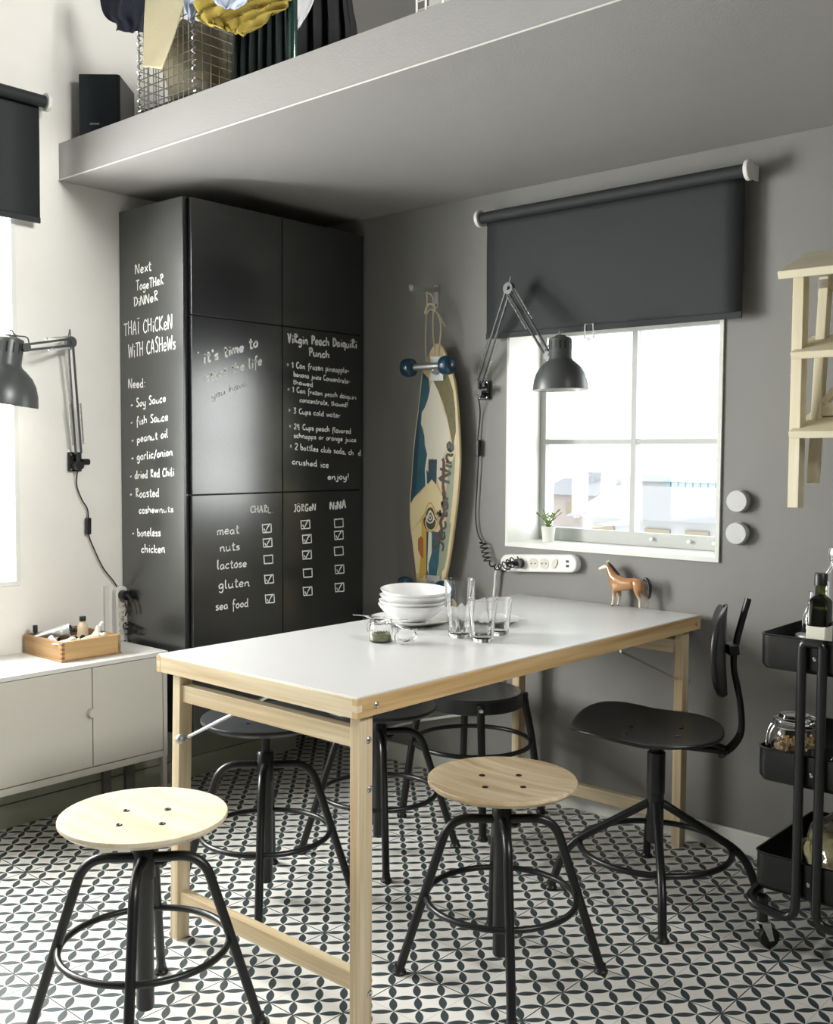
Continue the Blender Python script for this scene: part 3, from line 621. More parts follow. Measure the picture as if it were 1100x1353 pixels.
for a in [("meat", (287, 707), (317, 704)), ("nuts", (291, 729), (318, 726)), ("lactose", (287, 752), (327, 748)), ("gluten", (289, 778), (331, 774)), ("sea food", (285, 806), (329, 801))]:
    write(*a, 11.5, FP, 'chalk', 1.3, tc_)
def checkbox(px, py, on, boxed=True, m='chalk', s=11.5):
    mb = MB(); nrm = Vector((1, 0, 0)); u = (U(px, py, *FP)-CAM).dot(FW)/FPX
    Q = lambda dx, dy: U(px+dx, py+dy, *FP)+nrm*.0004
    h = s/2
    if boxed:
        for a, b in (((-h, -h+1), (h, -h)), ((-h, -h), (-h+.8, h)), ((-h+.6, h), (h, h-.8)), ((h, -h-.4), (h+.5, h-.5))): ribbon(mb, [Q(*a), Q((a[0]+b[0])/2, (a[1]+b[1])/2), Q(*b)], 1.5*u, nrm)
    if on: ribbon(mb, [Q(-3.4, .5), Q(-1.4, 4.6), Q(1.4, -1.5), Q(4.6, -6.5)], 1.8*u, nrm)
    mb.build('tick_box', m, tc_, False)
for x, y, on in ((352, 698, 1), (353, 717, 1), (354, 739, 0), (355, 765, 1), (356, 791, 1), (403, 693, 1), (405, 712, 1), (405, 733, 1), (406, 757, 0), (406, 781, 1), (447, 691, 0), (447, 707, 1), (447, 728, 0), (448, 752, 1), (448, 776, 1)):
    checkbox(x, y, on, True, 'chalk_mid' if (x, y) in ((447, 728), (448, 752)) else 'chalk')

# ------------------------------------------------------------------ low cabinet
SX, SY1, SY0, SZ = 0.335, -0.915, -1.600, 0.535
lc = thing('low_cabinet', 'pale grey low two-door cabinet standing against the white wall under the left window', 'cabinet', (.17, -1.2, 0))
boxobj('cabinet_top', 'sbtop', (0.0, SY0-.002, SZ-.014), (SX+.003, SY1+.002, SZ), lc, 0.001)
for y0, y1 in ((SY0, SY0+.016), (SY1-.016, SY1)): boxobj('side_panel', 'sb', (0.002, y0, 0.165), (SX, y1, SZ-.014), lc, .001)
boxobj('bottom_panel', 'sb', (0.002, SY0+.016, 0.165), (SX, SY1-.016, 0.187), lc, .001); boxobj('back_panel', 'sb', (.002, SY0+.016, .187), (.01, SY1-.016, SZ-.014), lc)
YM = -1.205
for y0, y1, ky in ((SY0+.018, YM-.0015, YM-.012), (YM+.0015, SY1-.018, YM+.012)):
    d_ = boxobj('door', 'sb', (SX-.02, y0, .190), (SX-.002, y1, SZ-.017), lc, .001)
    sgn = 1 if ky > YM else -1
    if sgn < 0:
        MB().cyl((SX-.002, ky+.004, 0.372), 0.0145, .018, (1, 0, 0), 24).build('knob', 'sb', d_)
for y in (SY0+.002, SY1-.018):
    for x in (0.012, SX-.018): boxobj('leg', 'sb', (x, y, 0), (x+.016, y+.016, 0.165), lc, .001)
# ------------------------------------------------------------------ wall lamps with sprung arms
def arm_lamp(label, base, bn, elbow, wrist, head_top, head_axis, scale=1.0, upd=(0, 0, 1), cord=None):
    base, elbow, wrist, ht = map(Vector, (base, elbow, wrist, head_top)); bn = Vector(bn); ax = Vector(head_axis).normalized()
    t = thing('arm_lamp', label, 'lamp', base-bn*0.03)
    s = scale; sd = Vector((0, 0, 1)).cross(bn)
    mb = MB(); mb.box((-.026, -.004, -.034), (.026, .004, .034), Matrix(((sd.x, bn.x, 0, (base-bn*.026).x), (sd.y, bn.y, 0, (base-bn*.026).y), (0, 0, 1, base.z), (0, 0, 0, 1))))
    mb.build('wall_plate', 'black', t, False, .002)
    mb = MB()
    for dx in (-.018, .018):
        for dz in (-.026, .026): mb.cyl(base-bn*.022+sd*dx+Vector((0, 0, dz)), .004, .004, bn, 10)
    mb.build('screw', 'steel', t)['kind'] = 'stuff'
    mb = MB(); mb.cyl(base-bn*.024-Vector((0, 0, .012)), .016, .034, bn, 16); mb.cyl(base+Vector((0, 0, -.02)), .008, .05, (0, 0, 1), 14); mb.cyl(base+sd*.012, .011, .028, sd, 12)
    mb.build('swivel_joint', 'black', t)
    def rods(a, b, nm):
        d = (b-a).normalized(); pl = d.cross(bn); pl = d.cross(Vector((d.y, -d.x, 0)).normalized()) if pl.length < .2 else pl.normalized()
        side = pl
        for k in (-1, 1): MB().tube([a+side*.011*k, b+side*.009*k], 0.0042, 8).build(nm, 'grey_metal', t)
        return side
    b2 = base+Vector((0, 0, .03))
    s1 = rods(b2, elbow, 'lower_rod'); s2 = rods(elbow, wrist, 'upper_rod')
    def spring(a, b, k, side):
        a = a+side*k; b = b+side*k; L_ = (b-a).length; n = 60; d = (b-a)/n; o1 = d.normalized().orthogonal(); o2 = d.normalized().cross(o1)
        MB().tube([a+d*i+(o1*math.cos(i*1.9)+o2*math.sin(i*1.9))*0.0016 for i in range(n+1)], 0.0022, 5).build('spring', 'dullsteel', t)
    e1 = b2.lerp(elbow, .45)
    spring(b2.lerp(elbow, .08), e1, .022, s1); spring(b2.lerp(elbow, .08), e1, -.020, s1)
    spring(elbow.lerp(wrist, .05), elbow.lerp(wrist, .55), .020, s2); spring(elbow.lerp(wrist, .05), elbow.lerp(wrist, .52), -.018, s2)
    mb = MB(); mb.cyl(elbow-bn*.008, .020, .016, bn, 18); mb.cyl(elbow-bn*.016, .006, .032, bn, 10); mb.build('elbow_joint', 'grey_metal', t)
    mb = MB(); mb.cyl(wrist-bn*.008, .014, .016, bn, 16); 
    neck = ht+ax*0.035*s; mb.tube([wrist, neck+(wrist-neck)*.3, neck], .006, 8); mb.build('wrist_joint', 'grey_metal', t)
    # cable hoops above elbow and head
    up = Vector(upd)
    MB().tube(crom([b2.lerp(elbow, .93), elbow+up*.02+(elbow-b2).normalized()*.02, elbow+up*.03+(wrist-elbow).normalized()*.01, elbow.lerp(wrist, .07)], 6), .0022, 6).build('cable_loop', 'grey_metal', t)
    MB().tube(crom([elbow.lerp(wrist, .93), wrist+up*.035+(wrist-ht)*.1, ht-ax*.012+(wrist-ht)*.35, ht-ax*.016, ht], 6), .0022, 6).build('cable_loop', 'grey_metal', t)
    q = [(r_, h_*1.13) for r_, h_ in [(0, 0), (.016, 0), (.018, .003), (.034, .008), (.036, .012), (.036, .064), (.040, .070), (.052, .078), (.066, .090), (.078, .108), (.085, .128), (.0885, .150), (.0885, .153), (.0865, .152), (.083, .128), (.076, .108), (.064, .092), (.050, .080), (.0, .074)]]
    sh = MB().lathe([(r*s, h*s) for r, h in q], ht, ax, 40).build('lamp_shade', 'grey_metal', t)
    MB().lathe([(r*s, h*s*1.13) for r, h in ((.0862, .1515), (.0826, .128), (.0756, .1075), (.0636, .0915), (.0496, .0795), (0, .0745))], ht, ax, 36).build('shade_lining', 'white_plastic', sh)
    o1 = ax.orthogonal().normalized(); o2 = ax.cross(o1)
    mb = MB()
    for k in range(14):
        a = 2*PI*k/14; d = o1*math.cos(a)+o2*math.sin(a); mb.beam(ht+ax*.018*s+d*.0358*s, ht+ax*.044*s+d*.0358*s, .005, .0016, d)
    mb.build('vent_slot', 'black', sh)['kind'] = 'stuff'
    MB().lathe([(0, .075), (.018, .08), (.028, .10), (.03, .115), (.026, .13), (.014, .142), (0, .145)], ht, ax, 20).build('bulb', 'white_plastic', t)
    if cord: MB().tube(cord, .0025, 6).build('cord', 'black', t)
    return t
def coil(a, b, n, r):
    a, b = Vector(a), Vector(b); d = b-a; o1 = d.normalized().orthogonal(); o2 = d.normalized().cross(o1); N = n*9
    return [a+d*i/N+(o1*math.cos(2*PI*i/9)+o2*math.sin(2*PI*i/9))*r for i in range(N+1)]
yl = -0.012
cR = [Vector((1.014, -.045, 1.44))]+[U(px, py, 'y', yl) for px, py in ((634, 545), (631, 580), (632, 600), (630, 640), (628, 680), (631, 705), (637, 716))]
cR = crom(cR, 5)+coil(U(637, 716, 'y', -.02), U(643, 740, 'y', -.02), 4, .009)+coil(U(646, 743, 'y', -.03), U(659, 752, 'y', -.035), 2, .006)+coil(U(661, 751, 'y', -.05), U(682, 740, 'y', -.055), 4, .013)
laR = arm_lamp('grey sprung-arm lamp on the dark wall, its head hanging before the window', (1.014, -.034, 1.457), (0, -1, 0), U(672, 381, 'y', -.12), U(724, 470, 'y', -.20), U(740, 443, 'y', -.235), (.02, 0, -1), 1.0, cord=cR)
mb = MB(); mb.beam(U(632, 581, 'y', -.016), U(631.5, 603, 'y', -.016), .014, .016, (0, -1, 0)); mb.build('cord_switch', 'black', laR, False, .003)
DL = 3.33
cL = [Vector((.03, -1.068, 1.17))]+[U(px, py, 'x', .012) for px, py in ((101, 640), (108, 660), (116, 675), (117, 705), (124, 725), (136, 750), (150, 768), (158, 781))]
cLp = crom(cL, 5)
laL = arm_lamp('grey sprung-arm lamp on the white left wall, its head cut off by the left edge', (0.034, -1.068, 1.189), (1, 0, 0), U(93, 452, 'x', .07), UD(34, 459, DL), UD(13, 442, DL), (-.10, -.10, -1), 1.28, cord=cLp)
mb = MB(); mb.beam(U(116.5, 684, 'x', .015), U(116.5, 706, 'x', .015), .018, .016, (1, 0, 0)); mb.build('cord_switch', 'black', laL, False, .003)

# ------------------------------------------------------------------ power strips and plugs
def rounded_rect(w, h, r, n=8):
    out = []
    for cx_, cy_, a0 in ((w/2-r, h/2-r, 0), (-w/2+r, h/2-r, PI/2), (-w/2+r, -h/2+r, PI), (w/2-r, -h/2+r, 1.5*PI)):
        for k in range(n+1): a = a0+PI/2*k/n; out.append((cx_+r*math.cos(a), cy_+r*math.sin(a)))
    return out
def strip(label, c, u, n, L_, H_, tilt=0):
    """socket strip: centre c, u along the strip, n out of the wall"""
    u, n = Vector(u), Vector(n); w = n.cross(u); c = Vector(c)
    t = thing('power_strip', label, 'power strip', c)
    MB().prism([c+u*a+w*b for a, b in rounded_rect(L_, H_, H_*.48)], n*.030).build('housing', 'white_plastic', t, True, .004)
    def disc(a, r, m, nm, e=0.0305, par=t):
        o = MB().prism([c+n*e+u*(a+math.cos(2*PI*k/24)*r)+w*math.sin(2*PI*k/24)*r for k in range(24)], n*.0012).build(nm, m, par, False); return o
    for a in (-L_*.22, -L_*.05, L_*.09):
        s_ = disc(a, .019, 'socket', 'socket')
        mb = MB()
        for k in (-1, 1): mb.cyl(c+n*.0318+u*(a+.008*k), .0025, .001, n, 10)
        mb.build('socket_holes', 'black', s_)['kind'] = 'stuff'
    MB().prism([c+n*.030+u*(L_*.225+.011*math.cos(x)+.006*math.sin(x))+w*(.016*math.sin(x)) for x in [2*PI*k/20 for k in range(20)]], n*.004).build('rocker_switch', 'socket', t, False)
    for k in (-1, 1): MB().beam(c+n*.0305+u*(L_*.385)+w*(.008*k-.004), c+n*.0305+u*(L_*.385)+w*(.008*k+.004), .012, .001, n).build('usb_port', 'black', t, False)
    return t
M['socket'] = mat('socket_insert', S(212, 208, 196), .4)
uR = Vector((.321, 0, .021)).normalized()
strip('white power strip mounted sideways on the dark wall below the dining window', (1.274, 0.0, 0.843), uR, (0, -1, 0), 0.325, 0.062)
strip('white power strip mounted upright on the left wall next to the black cabinet', (0.0, -0.893, 0.615), (0, 0, -1), (1, 0, 0), 0.235, 0.052)
boxobj('door_frame_edge', 'white_trim', (0.0, -.955, .536), (.012, -.938, .735)); struct(bpy.data.objects['door_frame_edge']); bpy.data.objects['door_frame_edge'].name = 'trim_4'
pl = MB().cyl((1.203, -.030, .8385), .018, .022, (0, -1, 0), 20).tube(crom([(1.203, -.052, .8385), (1.19, -.058, .842), (1.165, -.055, .838)], 4), .006, 8)
pl.build('plug', 'black', laR)
pc = Vector((.031, -.895, .70)); MB().cyl(pc, .018, .026, (1, 0, 0), 20).tube(crom([pc+Vector((.026, 0, 0)), pc+Vector((.04, .003, -.004)), pc+Vector((.05, .006, -.02))], 4), .006, 8).build('plug', 'black', laL)
pts = [pc+Vector((.045, .03, -.02)), U(167, 805, 'x', .06), U(163, 822, 'x', .07), U(170, 830, 'x', .08), U(160, 838, 'x', .07), U(175, 843, 'x', .07)]
QY = lambda px, py: U(px, py, 'y', -.884)
cc_ = MB().tube(crom([QY(163, 784), QY(171, 790), QY(178, 797), QY(181, 812)], 5), .0022, 6).tube(crom([QY(162, 792), QY(168, 806), QY(163, 820), QY(171, 828), QY(161, 833), QY(169, 838), QY(175, 832)], 5), .0022, 6)
tag(cc_.tube(coil(QY(165, 826), QY(186, 836), 6, .008), .0018, 6).build('coiled_cord', 'black'), 'thin black coiled cord hanging from the upright power strip beside the black cabinet', 'cord')
mb = MB(); P_ = [(1.118, -.018, .828), (1.088, -.02, .800), (1.082, -.02, .745), (1.078, -.02, .700), (1.076, -.02, .5), (1.11, -.02, .35), (1.0, -.02, .27), (.7, -.03, .18), (.55, -.03, .12), (.46, -.04, .05), (.40, -.05, .009)]
mb.tube(crom(P_, 6), .0055, 8); tag(mb.build('power_cable', 'white_plastic'), 'white power cable running down the dark wall behind the table', 'cable')

M['dialcap'] = mat('dial_cap', S(205, 206, 204), .4)
# ------------------------------------------------------------------ two round wall dials
for k, (z, lb) in enumerate(((1.086, 'upper of two round white dimmer dials right of the dining window'), (.988, 'lower of two round white dimmer dials right of the dining window'))):
    t = thing('wall_dial', lb, 'dimmer dial', (2.0, 0, z), None)
    MB().lathe([(0, .0), (.035, .0), (.0355, .010), (.034, .0115), (0, .0115)], (2.0, 0, z), (0, -1, 0), 40).build('dial_base', 'dullsteel', t)
    MB().lathe([(.031, .0115), (.033, .013), (.033, .026), (.0315, .028), (0, .0285)], (2.0, 0, z), (0, -1, 0), 40).build('dial_cap', 'dialcap', t)

# ------------------------------------------------------------------ folded step stool hung on the dark wall
st = thing('step_stool', 'pale wooden folding step stool hung on the dark wall at the right edge', 'step stool', (2.42, -.1, 1.09))
SXL, SXR, SYF = 2.232, 2.64, -.215
for x in (SXL, SXR-.032): boxobj('front_leg', 'ladderZ', (x, SYF, 1.083), (x+.030, SYF+.040, 1.712), st, .0015)
def tilted(y0, z0, dep, th, ang, x0, x1, nm, m):
    d = Vector((0, math.cos(ang), math.sin(ang))); n_ = Vector((0, -math.sin(ang), math.cos(ang))); o = Vector((x0, y0, z0))
    return MB().prism([o, o+d*dep, o+d*dep+n_*th, o+n_*th], (x1-x0, 0, 0)).build(nm, m, st, False, .002)
tilted(-.262, 1.700, .245, .022, .36, SXL-.022, SXR+.022, 'top_step', 'ladderX')
tilted(-.235, 1.486, .165, .020, .36, SXL+.008, SXR-.03, 'step', 'ladderX')
tilted(-.235, 1.272, .205, .020, .36, SXL+.008, SXR-.03, 'step', 'ladderX')
for x in (SXL+.033, SXR-.064): MB().prism([(x, -.115, 1.72), (x, -.078, 1.73), (x, -.135, 1.15), (x, -.168, 1.15)], (.026, 0, 0)).build('rear_leg', 'ladderZ', st, False, .0015)
boxobj('rear_rail', 'ladderX', (SXL+.059, -.135, 1.335), (SXR-.064, -.115, 1.372), st, .001)
MB().beam((SXL+.06, -.125, 1.372), (SXR-.07, -.105, 1.70), .018, .026, (0, -1, 0)).build('diagonal_brace', 'ladderX', st, False, .001)
MB().beam((SXR-.07, -.109, 1.372), (SXL+.06, -.089, 1.70), .018, .026, (0, -1, 0)).build('diagonal_brace', 'ladderX', st, False, .001)
for x in (SXL+.033, SXR-.064): MB().box((x-.002, -.118, 1.665), (x+.001+.026, -.114, 1.712)).build('hinge', 'steel', st, False)
for z in (1.66, 1.445, 1.225): MB().ball((SXL-.002, SYF+.02, z), .006, 10).build('dowel_cap', 'ladderX', st)
MB().cyl((2.42, 0, 1.735), .005, .12, (0, -1, 0), 10).build('hanging_peg', 'steel', st)

# ------------------------------------------------------------------ wall hook, rope and longboard
hk = thing('wall_hook', 'pale metal wall hook projecting above the hanging longboard', 'hook', (.778, 0, 1.78))
boxobj('back_plate', 'dullsteel', (.768, -.004, 1.775), (.790, 0, 1.862), hk, .001)
for z in (1.852, 1.786): MB().cyl((.779, -.004, z), .0035, .002, (0, -1, 0), 10).build('screw', 'steel', hk)
a = Vector((.779, -.004, 1.842)); b = U(543, 382, 'y', -.135); MB().beam(a, b, .020, .015).beam(b+Vector((0, 0, -.003)), b+Vector((0, 0, .017)), .020, .004, (0, 1, 0)).build('hook_arm', 'steel', hk, False, .001)
YB = -.060
def B(px, py, off=0): return U(px, py, 'y', YB-off)
sk = thing('longboard', 'worn longboard with teal painted deck and blue wheels hung nose up on the dark wall', 'skateboard', tuple(B(575, 640)))
lfp = [(576, 453), (570, 460), (565, 470), (562, 482), (557, 493), (555, 510), (552, 540), (548, 570), (545, 600), (543, 630), (541, 660), (541, 690), (544, 715), (547, 740), (549, 760), (552, 785), (556, 815), (562, 845), (570, 860)]
rgp = [(581, 455), (587, 465), (591, 480), (597, 493), (601, 510), (604, 540), (606, 570), (607, 600), (606, 630), (603, 665), (600, 690), (596, 720), (592, 745), (588, 765), (586, 785), (583, 815), (579, 845), (574, 860)]
out = crom([B(*p) for p in lfp], 3)+crom([B(*p) for p in rgp[::-1]], 3)
M['deckwood'] = wood('maple_deck', S(226, 208, 160), S(205, 180, 128), 'Z', .35, 8)
MB().prism(out, (0, .012, 0)).build('deck', 'deckwood', sk, False, .002)
def lerp_edge(py, tab):
    for (x0, y0), (x1, y1) in zip(tab, tab[1:]):
        if y0 <= py <= y1: return x0+(x1-x0)*(py-y0)/(y1-y0)
    return tab[-1][0]
def paint(poly, m, off=.0003, nm='painted_patch'):
    MB().prism([B(*p, off) for p in poly], (0, .0002, 0)).build(nm, m, sk, False)
LE = lambda y, d=1.2: (lerp_edge(y, lfp)+d, y)
RE = lambda y, d=2.5: (lerp_edge(y, rgp)-d, y)
M['teal'] = mat('teal_paint', S(28, 88, 104), .4, var=.35, vscale=14); M['teal2'] = mat('dark_teal_paint', S(22, 62, 78), .4); M['snow'] = mat('off_white_paint', S(228, 222, 206), .4)
M['olive'] = mat('olive_paint', S(112, 104, 58), .5, var=.45, vscale=60); M['sage'] = mat('sage_paint', S(150, 160, 134), .45, var=.2, vscale=10); M['gold'] = mat('gold_paint', S(206, 168, 70), .4, var=.15); M['rust'] = mat('rust_paint', S(176, 104, 50), .4)
M['redp'] = mat('dark_red_paint', S(112, 38, 30), .4); M['cream'] = mat('cream_paint', S(232, 214, 166), .4); M['inkgreen'] = mat('dark_green_ink', S(34, 50, 42), .4); M['greytxt'] = mat('grey_green_ink', S(58, 64, 52), .4)
ys = list(range(492, 664, 10))
paint([LE(y) for y in ys]+[(563, 640), (571, 632), (563, 620), (567, 600), (560, 575), (556, 560), (560, 540), (568, 520), (566, 500)], 'teal')
paint([LE(y) for y in (520, 550, 580, 610, 640, 665)]+[(548, 655), (551, 620), (553, 580), (555, 545)], 'teal2', .0006)
paint([(572, 497), (580, 520), (586, 545), (592, 558), (594, 575), (592, 590), (586, 602), (583, 622), (582, 650), (578, 634), (573, 610), (572, 605), (566, 606), (563, 622), (564, 645), (562, 645), (561, 620), (564, 600), (561, 588), (560, 566), (556, 560), (557, 545), (563, 535)], 'snow', .0005)
paint([(566, 607), (577, 607), (576, 640), (570, 633), (565, 640)], 'teal2', .0009)
paint([(569, 488), (590, 490), (598, 515), (601, 540), (602, 570), (598, 590), (594, 570), (590, 550), (584, 530), (578, 515), (572, 503)], 'olive', .0007)
paint([RE(y, 6) for y in (600, 620, 650, 680, 700)]+[(590, 700), (588, 660), (592, 620)], 'sage', .0004)
paint([LE(y) for y in (666, 680, 700)]+[(557, 683), (572, 668), (585, 680), (584, 655), (571, 633)], 'cream', .0006)
paint([LE(702), LE(720), LE(740), LE(757), (556, 757), (557, 700), (556, 688)], 'cream', .0006)
paint([(557, 690), (563, 684), (563, 757), (558, 764), (553, 764), (556, 730)], 'gold', .0008)
paint([(552, 712), (556, 708), (559, 712), (559, 738), (555, 734), (552, 726)], 'rust', .0011)
paint([(563, 700), (582, 704), (579, 745), (576, 764), (562, 764)], 'teal', .0007)
paint([(566, 702), (570, 704), (570, 730), (566, 745), (566, 760), (564, 752), (565, 728)], 'snow', .0010)
paint([(582, 700), (596, 690), (590, 735), (584, 764), (577, 764), (580, 735)], 'sage', .0005)
paint([(589, 748), (592, 744), (588, 762), (583, 764), (584, 755)], 'cream', .0011)
# round emblem
def ring_paint(cx_, cy_, rx, ry, w, m, off):
    mb = MB(); n = 28; vs = []
    for k in range(n):
        a = 2*PI*k/n; sx_ = 1 if math.sin(a) > 0 else 1+.35*max(0, -math.sin(a))**3
        vs.append((B(cx_+rx*math.cos(a)*(1 if math.sin(a) > -0.4 else .75), cy_+ry*math.sin(a)*sx_, off), B(cx_+(rx-w)*math.cos(a)*(1 if math.sin(a) > -0.4 else .75), cy_+(ry-w)*math.sin(a)*sx_, off)))
    V_ = [v for p in vs for v in p]; mb.add(V_, [(2*k, 2*((k+1) % n), 2*((k+1) % n)+1, 2*k+1) for k in range(n)]); mb.build('emblem_ring', m, sk, False)
paint([(568+9*math.cos(a)*(.7 if math.sin(a) < -.3 else 1), 686+16*math.sin(a)) for a in [2*PI*k/20 for k in range(20)]], 'greytxt', .0012, 'emblem')
ring_paint(568, 686, 11.5, 17, 2, 'gold', .0014); ring_paint(568, 684, 5.5, 7.5, 1.6, 'snow', .0015); ring_paint(568, 684, 2.4, 3.2, 1.2, 'snow', .0015); ring_paint(569, 690, 7.6, 11, 1.2, 'cream', .0014)
# lettering up the right-hand side of the deck
def board_text(text, x0, y0, x1, y1, h, m, wpx, off):
    A = Vector((x0, y0)); Bv = Vector((x1, y1)); tot = sum(GL[c_][0]+.6 for c_ in text); d = (Bv-A)/tot; nrm2 = Vector((d.y, -d.x)).normalized()*-1
    if nrm2.x > 0: nrm2 = -nrm2
    cur = 0; u = (B(580, 600)-CAM).dot(FW)/FPX
    for c_ in text:
        mb = MB(); adv, sts = GL[c_]
        for s_ in sts:
            pp = [tuple(map(float, q.split(','))) for q in s_.split()]
            P3 = [B(*(A+d*(cur+x+y*.12)+nrm2*(y*h/10)), off) for x, y in pp]
            if len(P3) > 2: P3 = crom(P3, 4)
            ribbon(mb, P3, wpx*u, Vector((0, -1, 0)))
        if sts: mb.build('letter', m, sk, False)
        cur += adv+.6
mb = MB(); u_ = (B(580, 600)-CAM).dot(FW)/FPX
ribbon(mb, crom([B(*p, .0014) for p in ((575, 705), (580, 714), (583, 700), (582, 688), (586, 680), (587, 655), (585, 640), (586, 612), (584, 606))], 4), 4.6*u_, Vector((0, -1, 0))); mb.build('red_flourish', 'redp', sk, False)
board_text('Sector Nine', 585, 729, 599, 583, 14.5, 'greytxt', 3.5, .0018)
# trucks and wheels
M['wheel'] = mat('blue_urethane', S(24, 62, 84), .25, spec=.6)
def truck(cxp, cyp, tail):
    c0 = B(cxp, cyp); u = (c0-CAM).dot(FW)/FPX
    t_ = MB(); t_.box((c0.x-.032, YB-.006, c0.z-.045), (c0.x+.032, YB, c0.z+.045)); t_.lathe([(.024, .006), (.020, .02), (.012, .035), (0, .038)], (c0.x, YB, c0.z), (0, -1, 0), 16)
    t_.cyl((c0.x-.062, YB-.058, c0.z+.004), .0125, .124, (1, 0, 0), 16); t_.build('truck', 'dullsteel', sk)
    for s_ in (-1, 1):
        w_ = MB().lathe([(0, -.022), (.013, -.022), (.022, -.022), (.033, -.016), (.035, -.006), (.035, .008), (.032, .018), (.022, .023), (.012, .016), (0, .016)], (c0.x+s_*.092, YB-.058, c0.z+.004), (s_, 0, 0), 28).build('wheel', 'wheel', sk)
        MB().cyl((c0.x+s_*.106, YB-.058, c0.z+.004), .007, .012, (s_, 0, 0), 6).build('axle_nut', 'steel', w_)
truck(578, 487, 0); truck(573, 776, 1)
# rope knotted round the truck and over the hook
M['rope'] = mat('natural_cord', S(196, 184, 156), .8)
mb = MB(); r0 = U(563, 388, 'y', -.075); 
mb.tube(crom([B(563, 478, .012), B(562, 452, .02), U(563, 420, 'y', -.07), U(564, 398, 'y', -.07), r0+Vector((0, 0, .006))], 6), .0028, 7)
mb.tube(crom([r0+Vector((0, 0, .006)), U(571, 392, 'y', -.06), U(572, 410, 'y', -.06), U(572, 440, 'y', -.075), B(575, 470, .012)], 6), .0028, 7)
mb.tube(crom([U(563, 416, 'y', -.075), U(568, 409, 'y', -.085), U(576, 411, 'y', -.07), U(582, 420, 'y', -.06), U(588, 432, 'y', -.05)], 6), .0028, 7)
mb.tube(crom([U(570, 409, 'y', -.08), U(578, 414, 'y', -.075), U(582, 430, 'y', -.075), U(581, 450, 'y', -.08), B(579, 470, .012)], 6), .0028, 7)
mb.tube(crom([U(561, 414, 'y', -.08), U(566, 402, 'y', -.09), U(574, 404, 'y', -.085), U(574, 412, 'y', -.08)], 6), .0042, 7)
tag(mb.build('hanging_cord', 'rope'), 'knotted natural cord looped over the wall hook, holding the longboard', 'cord')
# ------------------------------------------------------------------ crockery and glasses on the table
ZT = TZ
def at(px, py, z=ZT): return U(px, py, 'z', z)
G_ = 'dinner stack on the table'
def dish(name, label, cat, c, prof, m='china', tilt=(0, 0, 1), grp=None, seg=56):
    o = MB().lathe(prof, c, tilt, seg).build(name, m, loc=c); return tag(o, label, cat, grp)
pc_ = at(544, 823)
dish('plate', 'large white plate at the bottom of the bowl stack', 'plate', pc_, [(0, 0.002), (.07, .002), (.072, 0), (.078, .001), (.10, .008), (.123, .016), (.1235, .0185), (.118, .018), (.095, .011), (.075, .006), (0, .006)])
bowlp = [(0, 0.002), (.034, .002), (.036, 0), (.042, .002), (.068, .016), (.088, .034), (.100, .050), (.1005, .0525), (.098, .0525), (.085, .038), (.064, .020), (.04, .008), (0, .006)]
bl = ['lowest of four white bowls stacked on the large plate', 'second white bowl from the bottom of the stack on the large plate', 'third white bowl from the bottom of the stack on the large plate', 'topmost white bowl of the stack on the large plate, slightly tilted']
for k in range(4):
    c = pc_+Vector((.002*k, .001*k, .0062+[0, .0215, .0375, .0535][k])); tl = [(0, 0, 1), (.006, 0, 1), (-.006, .012, 1), (.05, -.03, 1)][k]
    sc_ = [1.0, 1, 1, 1.0][k]
    dish('bowl', bl[k], 'bowl', c, [(r*sc_, h*(1 if k == 0 else .8)) for r, h in bowlp], 'china', tl, 'white bowls in the stack')
dish('plate', 'small white plate behind the drinking glasses', 'plate', at(646, 822), [(0, .002), (.045, .002), (.05, 0), (.075, .006), (.092, .012), (.0925, .014), (.088, .0135), (.06, .006), (0, .005)])
def tumbler(label, c, rt, rb, h):
    t = thing('drinking_glass', label, 'glass', c, 'faceted drinking glasses'); mb = MB(); seg = 36; w = .0028
    def ringv(r, z, fac):
        out = []
        for k in range(seg):
            a = 2*PI*k/seg; rr = r*(1-fac*(0.030*(1-abs(math.cos(a*4.5))))); out.append(Vector(c)+Vector((rr*math.cos(a), rr*math.sin(a), z)))
        return out
    rings = [ringv(rb*.9, 0, 0), ringv(rb, .003, .5), ringv(rb+(rt-rb)*.3, h*.3, 1), ringv(rb+(rt-rb)*.58, h*.58, 1), ringv(rb+(rt-rb)*.68, h*.66, 0), ringv(rt, h, 0), ringv(rt-w, h, 0), ringv(rb+(rt-rb)*.6-w*1.3, h*.6, 0), ringv(rb-w*1.5, .014, 0), ringv(rb*.5, .010, 0)]
    vs = [v for r in rings for v in r]; fs = []
    for i in range(len(rings)-1):
        for k in range(seg): fs.append((i*seg+k, i*seg+(k+1) % seg, (i+1)*seg+(k+1) % seg, (i+1)*seg+k))
    fs.append(list(range(seg))[::-1]); fs.append([(len(rings)-1)*seg+k for k in range(seg)])
    MB().add(vs, fs).build('glass_body', 'glass', t); return t
tumbler('tall faceted drinking glass right beside the bowl stack', at(607, 841), .0435, .031, .158)
tumbler('short faceted drinking glass, nearest the front of the three glasses', at(637, 847), .039, .029, .112)
tumbler('short faceted drinking glass, rightmost of the three glasses', at(659, 838), .036, .026, .100)
